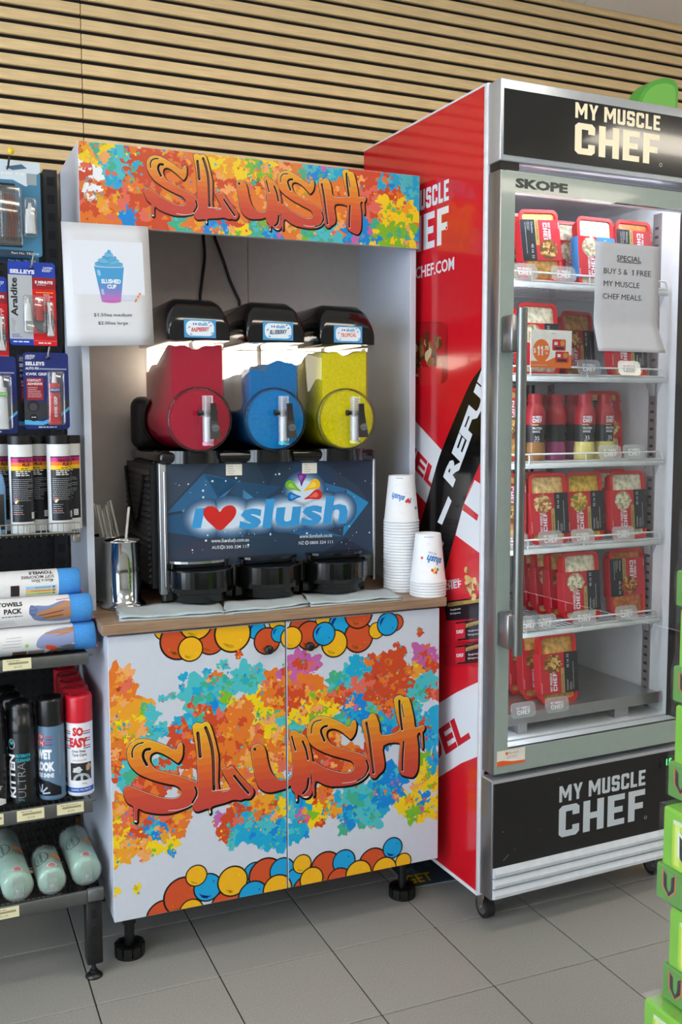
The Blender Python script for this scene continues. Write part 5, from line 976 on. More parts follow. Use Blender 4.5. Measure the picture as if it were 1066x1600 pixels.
# towel rolls
M_towel = M('blue_towel', (70, 148, 222), .95, var=.12, scale=400, bump=.5); M_band = M('towel_sleeve', (222, 222, 224), .35, var=.02); M_pink = M('pink_towel', (226, 92, 112), .95, var=.1, scale=400, bump=.5)
RT_ = .0335; LT = .42
def towel(x1, y, z, label, art, rot=0.):
    e = wpl('towel_roll', x1-LT/2, y, z-RT_, 0, label, 'towel pack', 'microfibre towel packs on the shelf')
    prof = lambda r, a0, a1, n=14: [(r*.2, a0), (r*.9, a0), (r, a0+.004)]+[(r, a0+(a1-a0)*i/n) for i in range(1, n)]+[(r, a1-.004), (r*.9, a1), (r*.2, a1)]
    q = MB(); q.lathe(prof(RT_, -LT/2, LT/2), 26, (0, 0, RT_), 'x')
    q.build('towel', M_towel, e)
    q = MB(); q.lathe([(RT_+.0006, -LT/2+.05), (RT_+.0006, LT/2-.052)], 48, (0, 0, RT_), 'x'); q.build('paper_sleeve', M_band, e)
    if art != 'back':
        for k in range(2): q = MB(); q.tube([(LT/2-.004, .004+.006*k, RT_*.5), (LT/2+.0025, -.01*k, RT_*.3), (LT/2+.003, -.016, RT_*.1+.006), (LT/2-.002, -.022, RT_*.4)], .0035, 8); q.build('towel_corner', M_pink if k else M_towel, e)
    d = D(lambda u, v, h: Vector((LT/2-.052-u, -(RT_+.0008+h)*math.cos(v/RT_), RT_+(RT_+.0008+h)*math.sin(v/RT_))), grid=(1, .005))
    d.T = (0, 0, 1, 0, 0, 1); d.clip = (0, .20, -.05, .05)
    if art == 'hand':
        for P, c, l in (([(.0, .02), (.02, .026), (.05, .016), (.085, .018), (.09, -.004), (.07, -.02), (.0, -.022)], (112, 128, 168), 0), ([(.0, .024), (.02, .02), (.045, .010), (.075, .002), (.078, -.004), (.055, -.003), (.07, -.011), (.05, -.012), (.06, -.018), (.03, -.016), (.0, -.012)], (176, 124, 88), 1), ([(.02, .004), (.07, -.004), (.069, -.006), (.02, .001)], (120, 76, 54), 2), ([(.02, -.006), (.062, -.011), (.06, -.013), (.02, -.009)], (120, 76, 54), 2), ([(.075, .012), (.09, .02), (.094, .0), (.08, -.006)], (90, 108, 150), 0.5)): d.poly(crom(P, 3), c, l)
        d.stroke([(.0, .032), (.03, .030)], .002, (200, 40, 40), 1); d.T = (0, 0, -1, 0, 0, 1); d.text('PACK', -.150, .003, .04, .012, (24, 24, 26), 1, .04); d.text('TOWELS', -.163, .020, .055, .012, (24, 24, 26), 1, .04); d.lines(-.155, -.004, .05, 1, .004, .002, (80, 80, 84), 1); d.lines(-.16, -.014, .045, 3, .006, .0012, (150, 150, 150), 1)
    elif art == 'hand2':
        for P, c, l in (([(.0, .03), (.05, .026), (.08, .01), (.085, -.012), (.05, -.02), (.0, -.008)], (140, 150, 190), 0), ([(.0, .032), (.02, .026), (.06, .022), (.064, .018), (.03, .016), (.045, .010), (.0, .018)], (176, 124, 88), 1), ([(.0, -.012), (.05, -.02), (.06, -.046), (.0, -.046)], (104, 104, 106), .4), ([(.045, -.012), (.065, -.008), (.06, -.022), (.04, -.02)], (226, 80, 50), 2)): d.poly(crom(P, 3), c, l)
        for x, c in ((.018, (40, 110, 180)), (.042, (226, 100, 50))): d.disc(x, -.034, .009, c, 2, 16); d.disc(x, -.034, .006, (50, 40, 40), 3, 14)
        d.rect(.068, .105, -.040, -.020, (150, 140, 136), 2); d.rect(.108, .14, -.040, -.020, (110, 84, 70), 2); d.disc(.108, -.006, .0045, (150, 200, 110), 2, 12); d.lines(.12, .014, .05, 4, .007, .0012, (150, 150, 150), 1)
    elif art == 'top':
        d.T = (0, 0, 1, 0, 0, -1)
        d.text('40cm x 30cm', .012, -.016, .05, .008, (36, 36, 38), 1, .02); d.text('SOFT MICROFIBRE', .010, -.026, .075, .008, (36, 36, 38), 1, .02); d.text('TOWELS', .012, -.040, .055, .011, (24, 24, 26), 1, .04)
        for k, c in enumerate(((150, 196, 232), (240, 178, 92), (176, 206, 130))): d.rect(.006, .076, .000+k*.008, .0072+k*.008, c, 1); d.lines(.02, .003+k*.008, .045, 1, .004, .0015, (90, 90, 90), 2); d.disc(.012, .0036+k*.008, .0025, (60, 80, 140), 2, 8)
        d.rect(.09, .11, -.004, .024, (40, 34, 32), 1)
    o = d.build('sleeve_print', e)
    return e
ZS = .8150
towel(-.018, .074, ZS+RT_, 'rolled blue towel pack at the front, lying on the shelf, hand picture low', 'hand2'); towel(-.024, .076, ZS+RT_*3.03, 'rolled blue towel pack at the front, on top, large hand-and-cloth picture', 'hand')
towel(-.040, .150, ZS+RT_, 'rolled towel pack at the back, lying on the shelf behind others', 'back'); towel(-.037, .150, ZS+RT_*3.03, 'rolled towel pack at the back, just below the topmost one', 'hand2')
towel(-.044, .113, ZS+RT_*3.03+.0585, 'topmost rolled towel pack with upside-down size lettering', 'top')
# aerosol cans
def make_can(body, cap, art, capr=.031, dome=False):
    q = MB(); q.lathe([(0, 0), (.030, 0), (.032, .003), (.032, .006), (.0315, .008), (.0315, .178), (.030, .184)], 48); a = q.mesh('can', M('can_'+art, body, .3, var=.02))
    q = MB()
    if dome: q.lathe([(.0318, .174), (.0318, .205), (.0300, .206), (.0300, .230), (.027, .241), (.018, .248), (0, .250)], 28)
    else: q.lathe([(.0322, .182), (.0322, .240), (.0300, .247), (.022, .248), (.020, .243), (.008, .243), (0, .246)], 28)
    b = q.mesh('cap', M('cap_'+art, cap, .28, var=.04))
    d = D(cylmap(0, 0, 0, .0317, -PI/2-.40), grid=(0, .004)); W_ = (236, 238, 242)
    if art == 'red':
        for k in range(3):
            for s_ in (-1, 1):
                for c, o_ in (((40, 90, 170), 0), ((204, 40, 50), .0055)): d.rect(s_*.026-.010, s_*.026+.010, .118+k*.018+o_, .1205+k*.018+o_, c, 0, 3)
        for x, z in ((-.024, .150),): pass
        d.text('SO', -.010, .150, .026, .022, (206, 40, 46), 2, .06); d.text('EASY', -.018, .122, .044, .024, (206, 40, 46), 2, .06); d.text('One Step', -.013, .108, .034, .008, (36, 36, 40), 2, .02); d.text('Tyre Care', -.013, .098, .036, .009, (36, 36, 40), 2, .02); d.text('just spray on!', -.012, .087, .034, .006, (190, 50, 60), 2, 0, .3)
        d.rect(-.018, .036, .040, .083, (40, 40, 44), 1, 8); d.blob(.0, .066, .011, (200, 202, 206), 2, 16, .3, .008); d.disc(.010, .040, .022, (170, 174, 178), 2, 24, .018); d.disc(.010, .040, .015, (30, 30, 32), 3, 20, .012); d.rect(.007, .013, .030, .056, (190, 192, 196), 4); d.blob(.027, .072, .007, (196, 150, 118), 4, 12, .3, .009); d.rect(-.02, .038, .022, .040, (232, 234, 238), 5, 8); d.text('400g', .010, .029, .012, .005, (60, 60, 64), 6); d.rect(-.045, .045, .010, .022, (36, 92, 180), 6, 14); d.text('CLEANS, PROTECTS', -.018, .0135, .050, .005, W_, 7, .02, .2)
    elif art == 'wetlook':
        d.text('SO', -.029, .150, .018, .014, W_, 1, .12); d.text('SO', -.029, .150, .018, .014, (206, 40, 46), 2, .05); d.text('EASY', -.036, .134, .030, .014, W_, 1, .12); d.text('EASY', -.036, .134, .030, .014, (206, 40, 46), 2, .05)
        for k in range(4): d.rect(-.006, .010, .136+k*.0065, .1385+k*.0065, (200, 60, 70) if k % 2 else (40, 80, 150), 1)
        d.text('WET', -.034, .102, .042, .024, W_, 2, .07); d.text('LOOK', -.034, .072, .048, .024, W_, 2, .07); d.text('TYRE SHINE', -.038, .057, .050, .011, W_, 2, .05); d.poly([(-.034, .012), (.030, .012), (.030, .030), (.0, .048), (-.034, .054)], (24, 24, 28), 1)
        for k in range(4): d.at(-.022, .016, 1, 10+k*35); d.rect(.004, .024, -.002, .002, (190, 206, 220), 2)
        d.at(0, 0); d.rect(.024, .030, .06, .16, (120, 132, 150), 1)
    elif art == 'kitten':
        d.at(-.010, .018, 1, 90); d.text('KITTEN', 0, .0, .105, .019, W_, 1, .04); d.at(.014, .018, 1, 90); d.text('ULTRA', 0, 0, .085, .018, (150, 150, 152), 1, -.02); d.at(0, 0); d.text('INTERIOR', -.008, .116, .036, .008, (40, 170, 186), 1, .03); d.text('CLEANER', -.008, .105, .036, .008, (40, 170, 186), 1, .03); d.stroke([(-.019+.009*math.cos(i*.4), .148+.012*math.sin(i*.4)) for i in range(16)], .0012, (210, 216, 220), 1, closed=True, cap=False); d.blob(-.019, .152, .005, (60, 180, 200), 1, 12, .4); d.text('400g', -.004, .010, .014, .005, (40, 170, 186), 1)
    elif art == 'tech':
        d.text('TECH', -.006, .150, .03, .008, W_, 1, .03); d.text('FOAM', -.02, .115, .04, .009, W_, 1, .02); d.text('CLEANSE', -.02, .103, .045, .009, W_, 1, .02); d.lines(-.02, .092, .05, 4, .008, .0015, (170, 170, 170), 1); d.poly([(-.05, .008), (.04, .008), (.04, .018), (.0, .036), (-.05, .040)], W_, 1); d.disc(.02, .05, .007, (150, 150, 150), 1, 14); d.stroke([(-.02, .055), (.01, .06), (.03, .052)], .0015, (170, 170, 170), 1)
    o = d.build('can_print'); m = o.data; bpy.data.objects.remove(o, do_unlink=True); return [('can', a), ('cap', b), ('can_print', m)]
CAN = {'red': make_can((226, 228, 232), (200, 24, 42), 'red'), 'wetlook': make_can((92, 122, 150), (16, 16, 18), 'wetlook'), 'kitten': make_can((18, 18, 20), (14, 14, 16), 'kitten', dome=True), 'tech': make_can((22, 22, 24), (14, 14, 16), 'tech', dome=True)}
cans = [('red', -.057, .086, 'front can of tyre care with red cap and white body')]+[('red', -.055+.002*i, .086+.067*i, 'red-capped tyre care can, %s from the front' % ('second', 'third', 'fourth', 'fifth')[i-1]) for i in range(1, 5)]
cans += [('wetlook', -.124, .088, 'blue-grey tyre shine can with black cap, front of its row'), ('kitten', -.192, .088, 'black interior cleaner can with tall white vertical lettering'), ('kitten', -.206, .157, 'black domed can standing second behind the interior cleaner'), ('kitten', -.212, .226, 'black domed can standing third behind the interior cleaner'), ('tech', -.259, .086, 'black foam cleaner can cut off at the left edge'), ('tech', -.275, .157, 'black can behind the foam cleaner at the left edge')]
for k, x, y, lb_ in cans:
    e = wpl('aerosol_can', x, y, .4562, random.uniform(-.06, .06), lb_, 'spray can', 'spray cans on the shelf')
    for n, me in CAN[k]: link(n, me, e)
# chamois tubes
M_cham = M('chamois_green', (160, 200, 184), .6, var=.14, scale=60, bump=.4); M_film = thin_clear('soft_tube_plastic', (238, 246, 242), .07, .15, .18)
for (fx, fy), (bx, by), r, lb_ in (((-.057, .035), (-.056, .250), .0365, 'mint green chamois tube at the right end of the bottom shelf'), ((-.140, .022), (-.139, .170), .0335, 'shorter mint green chamois tube in the middle of the bottom shelf'), ((-.218, .020), (-.226, .305), .0365, 'long mint green chamois tube at the left of the bottom shelf')):
    L_ = math.hypot(bx-fx, by-fy); an = math.atan2(by-fy, bx-fx)-PI/2; e = wpl('chamois_tube', fx, fy, .2366, an, lb_, 'chamois tube', 'chamois tubes on the bottom shelf')
    q = MB(); q.lathe([(0, .006), (r*.5, .004), (r*.93, .009), (r*.96, .02), (r*.96, L_-.01), (r*.7, L_), (0, L_)], 24, (0, 0, r), 'y'); q.build('rolled_cloth', M_cham, e)
    q = MB(); q.lathe([(r*.3, .001), (r*.9, .0), (r, .006), (r, L_-.004), (r*.9, L_+.004)], 48, (0, 0, r), 'y'); tb = q.build('plastic_tube', M_film, e)
    q = MB(); q.box(-.012, .012, -.002, .001, r*.35, r*1.7); q.rbox(-.005, .006, -.005, -.001, r*.5, r*.9, .001, 1); q.build('end_tab', M_film, e)
    d = D(lambda u, v, h: Vector(((r+.0006+h)*math.sin(u/r), v, r+(r+.0006+h)*math.cos(u/r))), grid=(0, .005)); v0 = L_*.52
    el = [(-.018+.018*math.cos(i*PI/14), v0+.030*math.sin(i*PI/14)) for i in range(28)]; d.stroke(el, .0018, (36, 48, 44), 1, closed=True, cap=False); d.at(-.014, v0-.022, 1, 90); d.text('PLAS CHAMOIS', 0, 0, .046, .006, (44, 56, 50), 1, .02); d.text('KLEEN', .008, .010, .024, .005, (70, 84, 78), 1)
    d.at(0, 0); d.rect(.008, .036, v0-.010, v0+.012, (232, 140, 66), 0, 5); d.lines(.012, v0-.02, .02, 4, .006, .0014, (70, 84, 78), 1)
    d.poly([(-.006, .012), (.010, .012), (.015, .020), (.010, .030), (.002, .033), (-.006, .030), (-.011, .020)], (226, 230, 226), 1); d.poly([(-.004, .014), (.008, .014), (.012, .020), (.008, .028), (.002, .030), (-.004, .028), (-.008, .020)], (200, 44, 48), 2); d.text('AUTO', -.006, .018, .016, .005, (236, 236, 236), 3, .02)
    d.build('tube_print', tb)
# hang packs on hooks
def hook(x, z, y, label, tip=None):
    e = wpl('peg_hook', x, .4960, z, 0, label, 'hook', 'steel peg hooks'); q = MB(); dy = y-.4985; q.tube(crom([(0, 0, 0), (0, dy*.5, 0), (0, dy, .002), (.001, dy-.012, .010), (.004, dy-.018, .026)], 4, False), .0024, 8); q.build('prong', M_dull if not tip else M_bmet, e)
    q = MB(); q.rbox(-.012, .012, -.008, -.001, -.015, .015, .002, 1); q.build('back_plate', M_dull, e)
    if tip: q = MB(); q.lathe([(0, -.008), (.005, -.006), (.0078, 0), (.005, .006), (0, .008)], 14, (.006, dy-.021, .034)); q.build('ball_tip', M('yellow_ball', (238, 200, 20), .35), e)
def card(name, cx, y, ztop, w, h, label, group, tilt=0., base=(20, 60, 170)):
    e = wpl(name, cx, y, ztop-h, 0, label, 'hanging pack', group); e.rotation_euler = (0, tilt, 0); q = MB(); q.prism(rrect(-w/2, w/2, 0, h, .008), lambda u, v, e_: Vector((u, e_, v)), .0008, 0); c = q.build('card', M('card_%d%d%d' % base, base, .35, var=.02), e); d = D(lambda u, v, h_: Vector((u, -h_, v))); d.at(-w/2, 0); return e, c, d
M_blis = thin_clear('blister', (250, 250, 250), .09, .06, .03)
def blister(e, x0, x1, z0, z1, dep):
    q = MB(); q.rbox(x0, x1, -dep, -.0006, z0, z1, min(dep*.45, .006), 2); q.build('blister', M_blis, e)
def tube_(e, cx, z0, z1, w, y, body, cap, name='glue_tube', up_=True):
    q = MB(); h = z1-z0; q.loft([[Vector((cx+a*w/2*k, y+b*w/2*t_, z0+h*f)) for a, b in [(math.cos(i*PI/6), math.sin(i*PI/6)) for i in range(12)]] for f, k, t_ in ((0, 1.12, .1), (.06, 1.1, .12), (.5, 1., .55), (.78, .9, .8), (.80, .45, .45))]); t = q.build(name, body, e)
    q = MB(); q.cyl((cx, y, z0+h*.80), (cx, y, z1), w*.24, w*.15, 12); q.build('nozzle', cap, t); return t
wp = M('white_plastic'); W_ = (232, 234, 238)
GRP = 'glue packs on the pegboard'
# epoxy pack
def epoxy(cx, y, ztop, label):
    w, h = .108, .195; e, c, d = card('epoxy_pack', cx, y, ztop, w, h, label, GRP)
    d.rect(0, w*.5, h*.075, h*.84, (176, 182, 188), 0); d.rect(w*.5, w, 0, h*.82, (206, 24, 34), 0); d.rect(w*.5, w, h*.68, h*.82, (150, 30, 38), 1); d.rect(w*.5, w*.998, h*.055, h*.058, (230, 160, 150), 1)
    d.text('SELLEYS', w*.04, h*.855, w*.52, h*.05, W_, 1, .05); d.text('CAUTION', w*.74, h*.925, w*.2, h*.024, W_, 1, .03); d.lines(w*.72, h*.912, w*.24, 3, h*.011, h*.006, W_, 1); d.disc(w*.5, h*.925, w*.055, (10, 30, 90), 1, 16, h*.016); d.at(-w/2+w*.185, h*.345, 1, 90); d.text('Araldite', 0, 0, h*.46, w*.14, (24, 24, 26), 2, .03); d.at(-w/2, 0)
    d.text('5 MINUTE', w*.56, h*.745, w*.38, h*.035, W_, 2, .05); d.lines(w*.6, h*.728, w*.3, 1, h*.01, h*.006, W_, 2); d.lines(w*.58, h*.635, w*.36, 1, h*.01, h*.009, (244, 196, 30), 2); d.lines(w*.74, h*.61, w*.2, 6, h*.022, h*.008, W_, 2); d.disc(w*.74, h*.28, w*.24, (40, 40, 42), 1, 28); d.text('75', w*.8, h*.24, w*.13, h*.07, (150, 150, 152), 2, .03); d.lines(w*.05, h*.31, w*.09, 9, h*.018, h*.006, (120, 124, 130), 1); d.lines(w*.05, h*.13, w*.22, 4, h*.012, h*.006, (60, 80, 150), 1); d.lines(w*.07, h*.035, w*.4, 1, .01, h*.014, W_, 1); d.lines(w*.6, h*.025, w*.28, 1, .01, h*.013, W_, 1)
    d.build('card_print', c); bx = lambda k: -w/2+w*k
    tube_(e, bx(.395), h*.29, h*.56, w*.14, -.008, M('white_tube'), wp); t = tube_(e, bx(.635), h*.30, h*.56, w*.14, -.008, M('red_tube', (196, 40, 44), .3), wp)
    q = MB(); q.prism([(bx(.80), h*.12), (bx(.93), h*.12), (bx(.89), h*.23), (bx(.87), h*.26), (bx(.88), h*.52), (bx(.81), h*.52), (bx(.84), h*.26), (bx(.82), h*.23)][::1], lambda u, v, e_: Vector((u, e_, v)), -.003, -.006); q.build('mixing_stick', wp, e)
    blister(e, bx(.29), bx(.76), h*.14, h*.60, .014); blister(e, bx(.78), bx(.95), h*.10, h*.54, .010)
pA = WF.pixel(49, 412, 1, .15); epoxy(pA.x, .150, pA.z+.004, 'blue-topped epoxy glue pack with grey and red card on its hook'); pA2 = WF.pixel(-28, 425, 1, .16); epoxy(pA2.x, .165, pA2.z-.008, 'epoxy glue pack cut off at the left edge, beside the complete one')
hook(pA.x-.002, pA.z-.010, .14, 'steel peg hook holding the complete epoxy pack'); hook(pA2.x, pA2.z-.016, .14, 'steel peg hook at the left edge holding the cut-off epoxy pack')
# contact adhesive pack
def contact(cx, y, ztop, label, green=False):
    w, h = .105, .182; e, c, d = card('contact_adhesive_pack', cx, y, ztop, w, h, label, GRP, 0., (24, 40, 110))
    d.text('CAUTION', w*.06, h*.945, w*.2, h*.022, W_, 1, .03); d.lines(w*.05, h*.935, w*.22, 3, h*.013, h*.006, W_, 1); d.text('SELLEYS', w*.05, h*.83, w*.42, h*.05, W_, 1, .05); d.text('AUTO FIX', w*.05, h*.775, w*.3, h*.034, W_, 1, .03)
    for k in range(11): d.disc(w*(.38+k*.055), h*.787, w*.024, (214, 218, 226), 1, 10, h*.009); d.disc(w*(.38+k*.055), h*.787, w*.014, (24, 40, 110), 2, 8, h*.005)
    d.text('KWIK GRIP' if not green else 'SCREEN SEALANT', w*.06, h*.70, w*.46 if not green else w*.7, h*.038, W_, 1, .02); d.disc(w*.55, h*.925, w*.06, (8, 16, 60), 1, 16, h*.018)
    if not green: d.rect(w*.06, w*.43, h*.38, h*.67, (150, 40, 52), 1); d.text('CONTACT', w*.08, h*.62, w*.3, h*.032, W_, 2, .03); d.text('ADHESIVE', w*.08, h*.575, w*.33, h*.032, W_, 2, .03); d.lines(w*.09, h*.54, w*.3, 6, h*.024, h*.007, (220, 200, 204), 2)
    d.poly([(0, h*.42), (w*.12, h*.36), (w*.9, h*.36), (w, h*.42), (w, h*.30), (w*.7, h*.16), (0, h*.10)], (56, 58, 64), 1.5); d.poly([(0, h*.12), (w*.4, h*.10), (w*.75, h*.18), (w, h*.30), (w, h*.26), (w*.75, h*.13), (w*.4, h*.05), (0, h*.06)], (90, 178, 226), 1.8); d.disc(w*.2, h*.30, w*.13, (34, 34, 38), 2, 20); d.disc(w*.2, h*.29, w*.09, (70, 72, 78), 2.3, 18); d.disc(w*.2, h*.15, w*.085, (30, 32, 36), 3, 18); d.lines(w*.15, h*.15, w*.1, 1, .01, h*.01, W_, 4); d.lines(w*.3, h*.018, w*.5, 1, .01, h*.013, W_, 1); d.build('card_print', c)
    bx = lambda k: -w/2+w*k; t = tube_(e, bx(.66), h*.06, h*.74, w*.25, -.011, M('red_tube') if not green else M('white_tube'), wp); d = D(lambda u, v, h_: Vector((u, -.011-w*.125*.8-.0016-h_, v))); d.at(bx(.70), h*.16, 1, 90); d.text('KWIK GRIP' if not green else 'SILICONE', 0, 0, h*.27, w*.075, W_, 1, .04); d.at(bx(.56), h*.50, 1); d.text('SELLEYS', 0, 0, w*.2, h*.025, W_, 1, .03); d.rect(-.002, w*.22, -.004, h*.035, (30, 50, 130) if not green else (110, 190, 70), .2); d.build('tube_print', t)
    blister(e, bx(.50), bx(.88), h*.05, h*.76, .026)
pB = WF.pixel(71, 551, 1, .15); contact(pB.x, .150, pB.z, 'dark blue contact adhesive pack with red tube, front of its hook'); contact(pB.x-.010, .185, pB.z-.003, 'second contact adhesive pack, just behind the front one'); pB2 = WF.pixel(-8, 555, 1, .155); contact(pB2.x-.006, .155, pB2.z-.002, 'blue sealant pack with white and green tube at the left edge', True)
hook(pB.x+.002, pB.z-.014, .14, 'steel peg hook holding the contact adhesive packs'); hook(pB2.x, pB2.z-.016, .14, 'steel peg hook holding the sealant pack')
# tyre repair kit
p0, p1 = WF.pixel(62, 255, 1, .14), WF.pixel(62, 402, 1, .14); w, h = .205, p0.z-p1.z
for k in range(2):
    e, c, d = card('repair_kit_pack', p0.x-w/2-.004*k, .140+.035*k, p0.z-.012*k, w, h, ('sky-blue tyre repair kit pack with tools under clear plastic', 'second tyre repair kit pack behind the front one')[k], 'repair kits on the pegboard', .0, (58, 122, 158))
    d.poly([(0, h), (w, h), (w, h*.90), (w*.94, h*.86), (w*.9, h*.78), (w*.84, h*.74), (w*.7, h*.80), (0, h*.78)], (206, 220, 230), 0); d.poly([(w*.62, h*.93), (w*.8, h*.97), (w*.86, h*.93), (w*.7, h*.90)], (70, 104, 134), 1); d.text('Tyre Repair Kit', w*.3, h*.84, w*.53, h*.05, W_, 2, .03); d.rect(w*.85, w*.96, h*.76, h*.88, (150, 160, 166), 1); d.rect(w*.0, w*.9, 0, h*.06, (44, 60, 80), 1); d.text('Part No. TR2210', w*.66, h*.02, w*.3, h*.022, W_, 2); d.rect(0, w*.72, h*.66, h*.76, (26, 30, 34), 1); d.rect(0, w*.78, h*.09, h*.2, (26, 30, 34), 1); d.build('card_print', c)
    if k == 0:
        bx = lambda f: -w/2+w*f
        q = MB(); q.cyl((bx(.46), -.012, h*.16), (bx(.46), -.012, h*.70), .006, n=12); q.cyl((bx(.46), -.012, h*.55), (bx(.46), -.012, h*.72), .009, n=12); q.build('reamer_tool', M_steel, e)
        q = MB(); q.tube([(bx(.56)+.0032*math.cos(i*.9), -.012+.0032*math.sin(i*.9), h*(.2+.45*i/90)) for i in range(91)], .0012, 5); q.cyl((bx(.56), -.012, h*.18), (bx(.56), -.012, h*.66), .002, n=8); q.build('rasp_tool', M_steel, e)
        for j in range(4): q = MB(); q.tube([(bx(.61+.03*j), -.010, h*.18), (bx(.63+.03*j), -.012, h*.4), (bx(.60+.03*j), -.010, h*.64)], .003, 6); q.build('plug_strip', M('brown_plug', (112, 56, 36), .6), e)
        tube_(e, bx(.87), h*.24, h*.56, .022, -.010, M('white_tube'), wp); blister(e, bx(.02), bx(.78), h*.10, h*.72, .022); blister(e, bx(.80), bx(.95), h*.2, h*.62, .018)
    pk = p0
p = WF.pixel(11, 262, 1, .14); hook(p.x, p.z-.004, .13, 'black peg hook with a yellow ball tip above the repair kit', True)
# ------------------------------------------------------------------ printed price sign on the hutch
C4 = [CF.pixel(x, y, 1, yy) for x, y, yy in ((105, 541, .146), (241, 539, .146), (231.5, 354, .1555), (95, 346, .1555))]
e = empty('price_sign', (0, 0, 0), CF.t, 'white paper sign with slush cup picture and prices, taped below header', 'sign')
def bil(u, v, h=0): p = (C4[0]*(1-u)+C4[1]*u)*(1-v)+(C4[3]*(1-u)+C4[2]*u)*v; return p+Vector((0, -.003*math.sin(PI*v)*(1-u)-h, 0))
q = MB(); q.add([bil(i/6, j/10) for j in range(11) for i in range(7)], [(j*7+i, j*7+i+1, (j+1)*7+i+1, (j+1)*7+i) for j in range(10) for i in range(6)], 0, True); o = q.build('sheet', M('sign_paper', (216, 218, 224), .5, var=.01), e); ms_ = o.modifiers.new('solid', 'SOLIDIFY'); ms_.thickness = .0004; ms_.offset = 1
d = D(lambda u, v, h: bil(u, v, h+.0005)); d.rect(.10, .92, .42, .86, (224, 229, 240), 0)
d.poly([(.44, .375), (.80, .375), (.86, .40), (.66, .42)], (206, 214, 232), .5)
n = 14
for i in range(n):
    a, b = i/n, (i+1)/n; f = lambda t: .355+.065*(1-t)**1.2*1; L_ = lambda t: .415-.07*t; R_ = lambda t: .635+.055*t; t = (a+b)/2
    c = tuple(int((206, 110, 190)[k]*(1-min(1, t/.55))+(66, 150, 206)[k]*min(1, t/.55)) for k in range(3)) if t < .55 else (66, 154, 208)
    d.poly([(L_(a), .365+.285*a), (R_(a), .365+.285*a), (R_(b), .365+.285*b), (L_(b), .365+.285*b)], c, 1)
d.disc(.525, .365, .108, (196, 100, 180), 1.2, 20, .012); d.disc(.517, .655, .182, (206, 222, 236), 1.4, 28, .012); d.disc(.517, .660, .168, (80, 160, 206), 1.8, 28, .012)
for x, y, rx, ry, c in ((.517, .675, .165, .024, (86, 164, 208)), (.515, .70, .125, .026, (104, 178, 216)), (.525, .726, .085, .022, (84, 162, 208)), (.52, .75, .05, .022, (110, 182, 218)), (.525, .772, .022, .018, (84, 162, 208))): d.disc(x, y, rx, c, 2+(y-.67)*30, 24, ry)
for x, y, w in ((.46, .683, .16), (.55, .708, .12), (.50, .732, .08)): d.stroke([(x-w/2, y), (x, y-.012), (x+w/2, y+.004)], .006, (60, 138, 190), 5.5, n=4, cap=False)
d.stroke([(.575, .73), (.60, .83)], .008, (226, 234, 244), 6, cap=False); d.poly([(.42, .42), (.45, .42), (.41, .62), (.375, .62)], (150, 196, 226), 2)
d.text('SLUSHED', .42, .512, .225, .036, (246, 248, 250), 3, .035); d.text('CUP', .485, .470, .105, .034, (246, 248, 250), 3, .035)
d.at(.81, .375, 1, 48); d.rect(0, .085, -.010, .010, (216, 130, 80), 1); d.rect(.02, .03, -.010, .010, (240, 200, 170), 2); d.rect(.055, .065, -.010, .010, (240, 200, 170), 2); d.poly([(0, -.010), (-.025, 0), (0, .010)], (190, 100, 60), 1); d.at(0, 0)
d.text('$1.50ea medium', .315, .236, .44, .032, (70, 72, 78), 1, .006); d.text('$2.00ea large', .36, .166, .345, .034, (70, 72, 78), 1, .006)
d.build('sign_print', e)
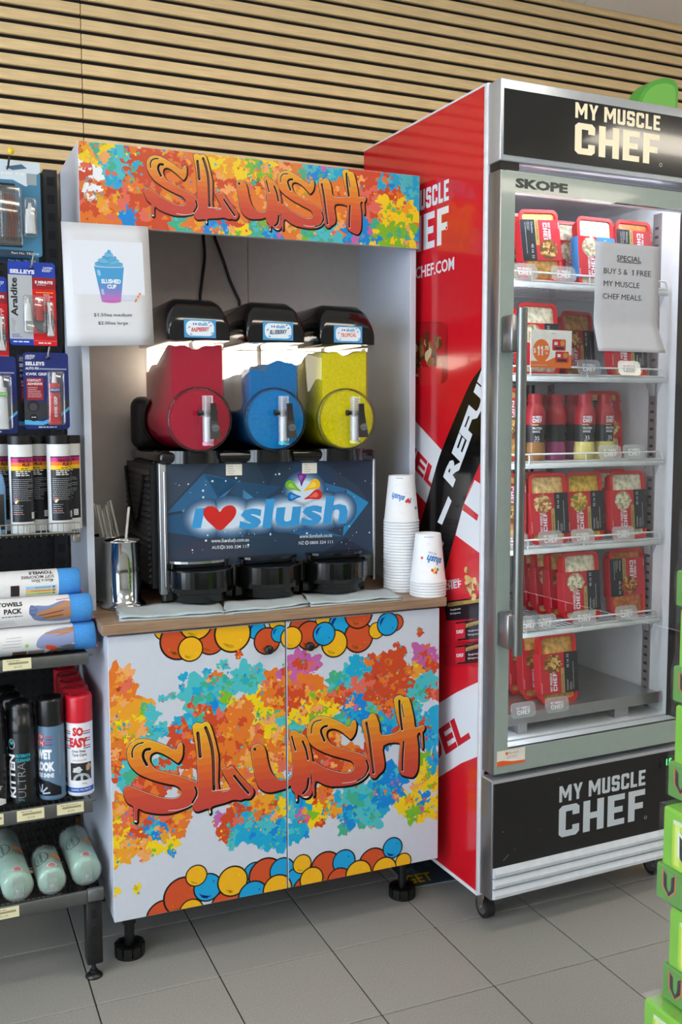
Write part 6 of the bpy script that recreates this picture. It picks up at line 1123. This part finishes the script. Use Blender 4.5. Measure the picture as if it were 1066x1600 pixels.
# ------------------------------------------------------------------ stacked drink cartons on the right
M_cart = M('carton_green', (126, 190, 66), .35, var=.06, scale=12); M_trayg = M('tray_green', (96, 150, 74), .4, var=.06); M_shrink = thin_clear('shrink_film', (250, 252, 248), .04, .10, .02, .22)
CL, CWi, CH = .40, .27, .1645
def make_carton():
    out = []; q = MB(); q.rbox(.006, CWi-.006, -CL+.006, -.006, .002, CH-.002, .004, 1, smooth=False); out.append(('carton', q.mesh('carton', M_cart)))
    q = MB(); q.rbox(0, CWi, -CL, 0, 0, .062, .003, 1, smooth=False); out.append(('tray', q.mesh('tray', M_trayg)))
    def vee(d, x, z, w, h, c, l): d.poly([(x-w*.5, z+h), (x-w*.2, z+h*.86), (x-w*.17, z+h*.36), (x, z+h*.18), (x+w*.17, z+h*.36), (x+w*.2, z+h*.86), (x+w*.5, z+h), (x+w*.47, z+h*.34), (x, z), (x-w*.47, z+h*.34)], c, l)
    d = D(lambda u, v, h: Vector((-h, -u, v)))              # u runs from the back corner towards the viewer
    for u in (.032, .20, .36): vee(d, u, .010, .034, .046, (196, 116, 80), 0); vee(d, u, .0125, .027, .041, (44, 46, 60), 1)
    for u in (.085, .25): d.text('GUARANA', u, .036, .05, .010, (206, 90, 60), 1, .04); d.text('ENERGY', u, .022, .05, .010, (52, 44, 42), 1, .04); d.lines(u, .013, .05, 2, .005, .002, (70, 110, 70), 1)
    d2 = D(lambda u, v, h: Vector((.006-h, -u, v)))
    for u in (.066, .14, .214, .288, .362): d2.poly(rrect(u-.036, u+.036, .064, .148, .010), (176, 210, 70), 0); d2.rect(u-.030, u-.018, .07, .14, (214, 226, 120), 1); vee(d2, u+.004, .066, .056, .066, (226, 232, 226), 2); vee(d2, u+.004, .066, .046, .058, (40, 46, 56), 3); d2.rect(u-.034, u+.034, .140, .147, (206, 220, 200), 2)
    d.mp = lambda u, v, h: Vector((u, -CL-h, v)); d2.mp = lambda u, v, h: Vector((u, -CL+.006-h, v))   # the end facing the aisle
    for u in (.045, .225): vee(d, u, .010, .034, .046, (196, 116, 80), 0); vee(d, u, .0125, .027, .041, (44, 46, 60), 1)
    d.text('GUARANA', .11, .036, .05, .010, (206, 90, 60), 1, .04); d.text('ENERGY', .11, .022, .05, .010, (52, 44, 42), 1, .04)
    for u in (.060, .135, .210): d2.poly(rrect(u-.036, u+.036, .064, .148, .010), (176, 210, 70), 0); vee(d2, u, .066, .056, .066, (226, 232, 226), 2); vee(d2, u, .066, .046, .058, (40, 46, 56), 3); d2.rect(u-.034, u+.034, .140, .147, (206, 220, 200), 2)
    for nm_, dd in (('tray_print', d), ('carton_print', d2)): o = dd.build(nm_); out.append((nm_, o.data)); bpy.data.objects.remove(o, do_unlink=True)
    q = MB(); n = 10
    for i in range(n):
        for j in range(6):
            P = []
            for a, b in ((i, j), (i+1, j), (i+1, j+1), (i, j+1)): u, v = a/n*CL, .001+b/6*(CH+.0012-.001); P.append((-.0022-.0016*math.sin(a*2.1+b*1.3)-.001*math.sin(a*4.7-b*2.9)+(.005 if b > 2.4 else 0)+(.004 if b == 6 else 0), -u, v))
            q.add(P, [(0, 1, 2, 3)], 0, True)
    q.add([(.006, 0, CH+.0012), (CWi, 0, CH+.0012), (CWi, -CL, CH+.0012), (.006, -CL, CH+.0012)], [(0, 1, 2, 3)]); out.append(('shrink_film', q.mesh('shrink_film', M_shrink)))
    return out
CT = make_carton(); lev = [(.690, -1.062), (.690, -1.058), (.722, -1.078), (.728, -1.050), (.766, -1.030), (.776, -1.024), (.781, -1.020), (.798, -1.015)]
nmz = ['on the floor, at the bottom of the stack', 'second from the floor in the stack, sticking out left', 'third from the floor in the stack', 'fourth from the floor in the stack, with large logo', 'fifth from the floor in the stack', 'sixth from the floor in the stack', 'seventh from the floor in the stack', 'topmost in the stack']
for i, (x, y) in enumerate(lev):
    e = wpl('drink_carton', x, y, .0505+i*(CH+.0014) if False else .0485+.0002+i*.1660, 0, 'green film-wrapped energy drink carton ' + nmz[i], 'carton', 'stacked drink cartons'); tr = None; cr_ = None
    for n_, me in CT:
        o = link(n_, me, e if n_ not in ('tray_print', 'carton_print') else (tr if n_ == 'tray_print' else cr_))
        if n_ == 'tray': tr = o
        if n_ == 'carton': cr_ = o
e = wpl('pallet_base', .70, -1.45, 0, 0, 'low black display plinth under the stack of green cartons', 'plinth'); q = MB(); q.rbox(-.02, .31, -.03, .40, .012, .0484, .004, 1); q.build('top_board', M_blk, e)
for x in (.01, .27):
    for y in (.0, .36): q = MB(); q.box(x, x+.025, y, y+.025, 0, .013); q.build('foot', M_blk, e)
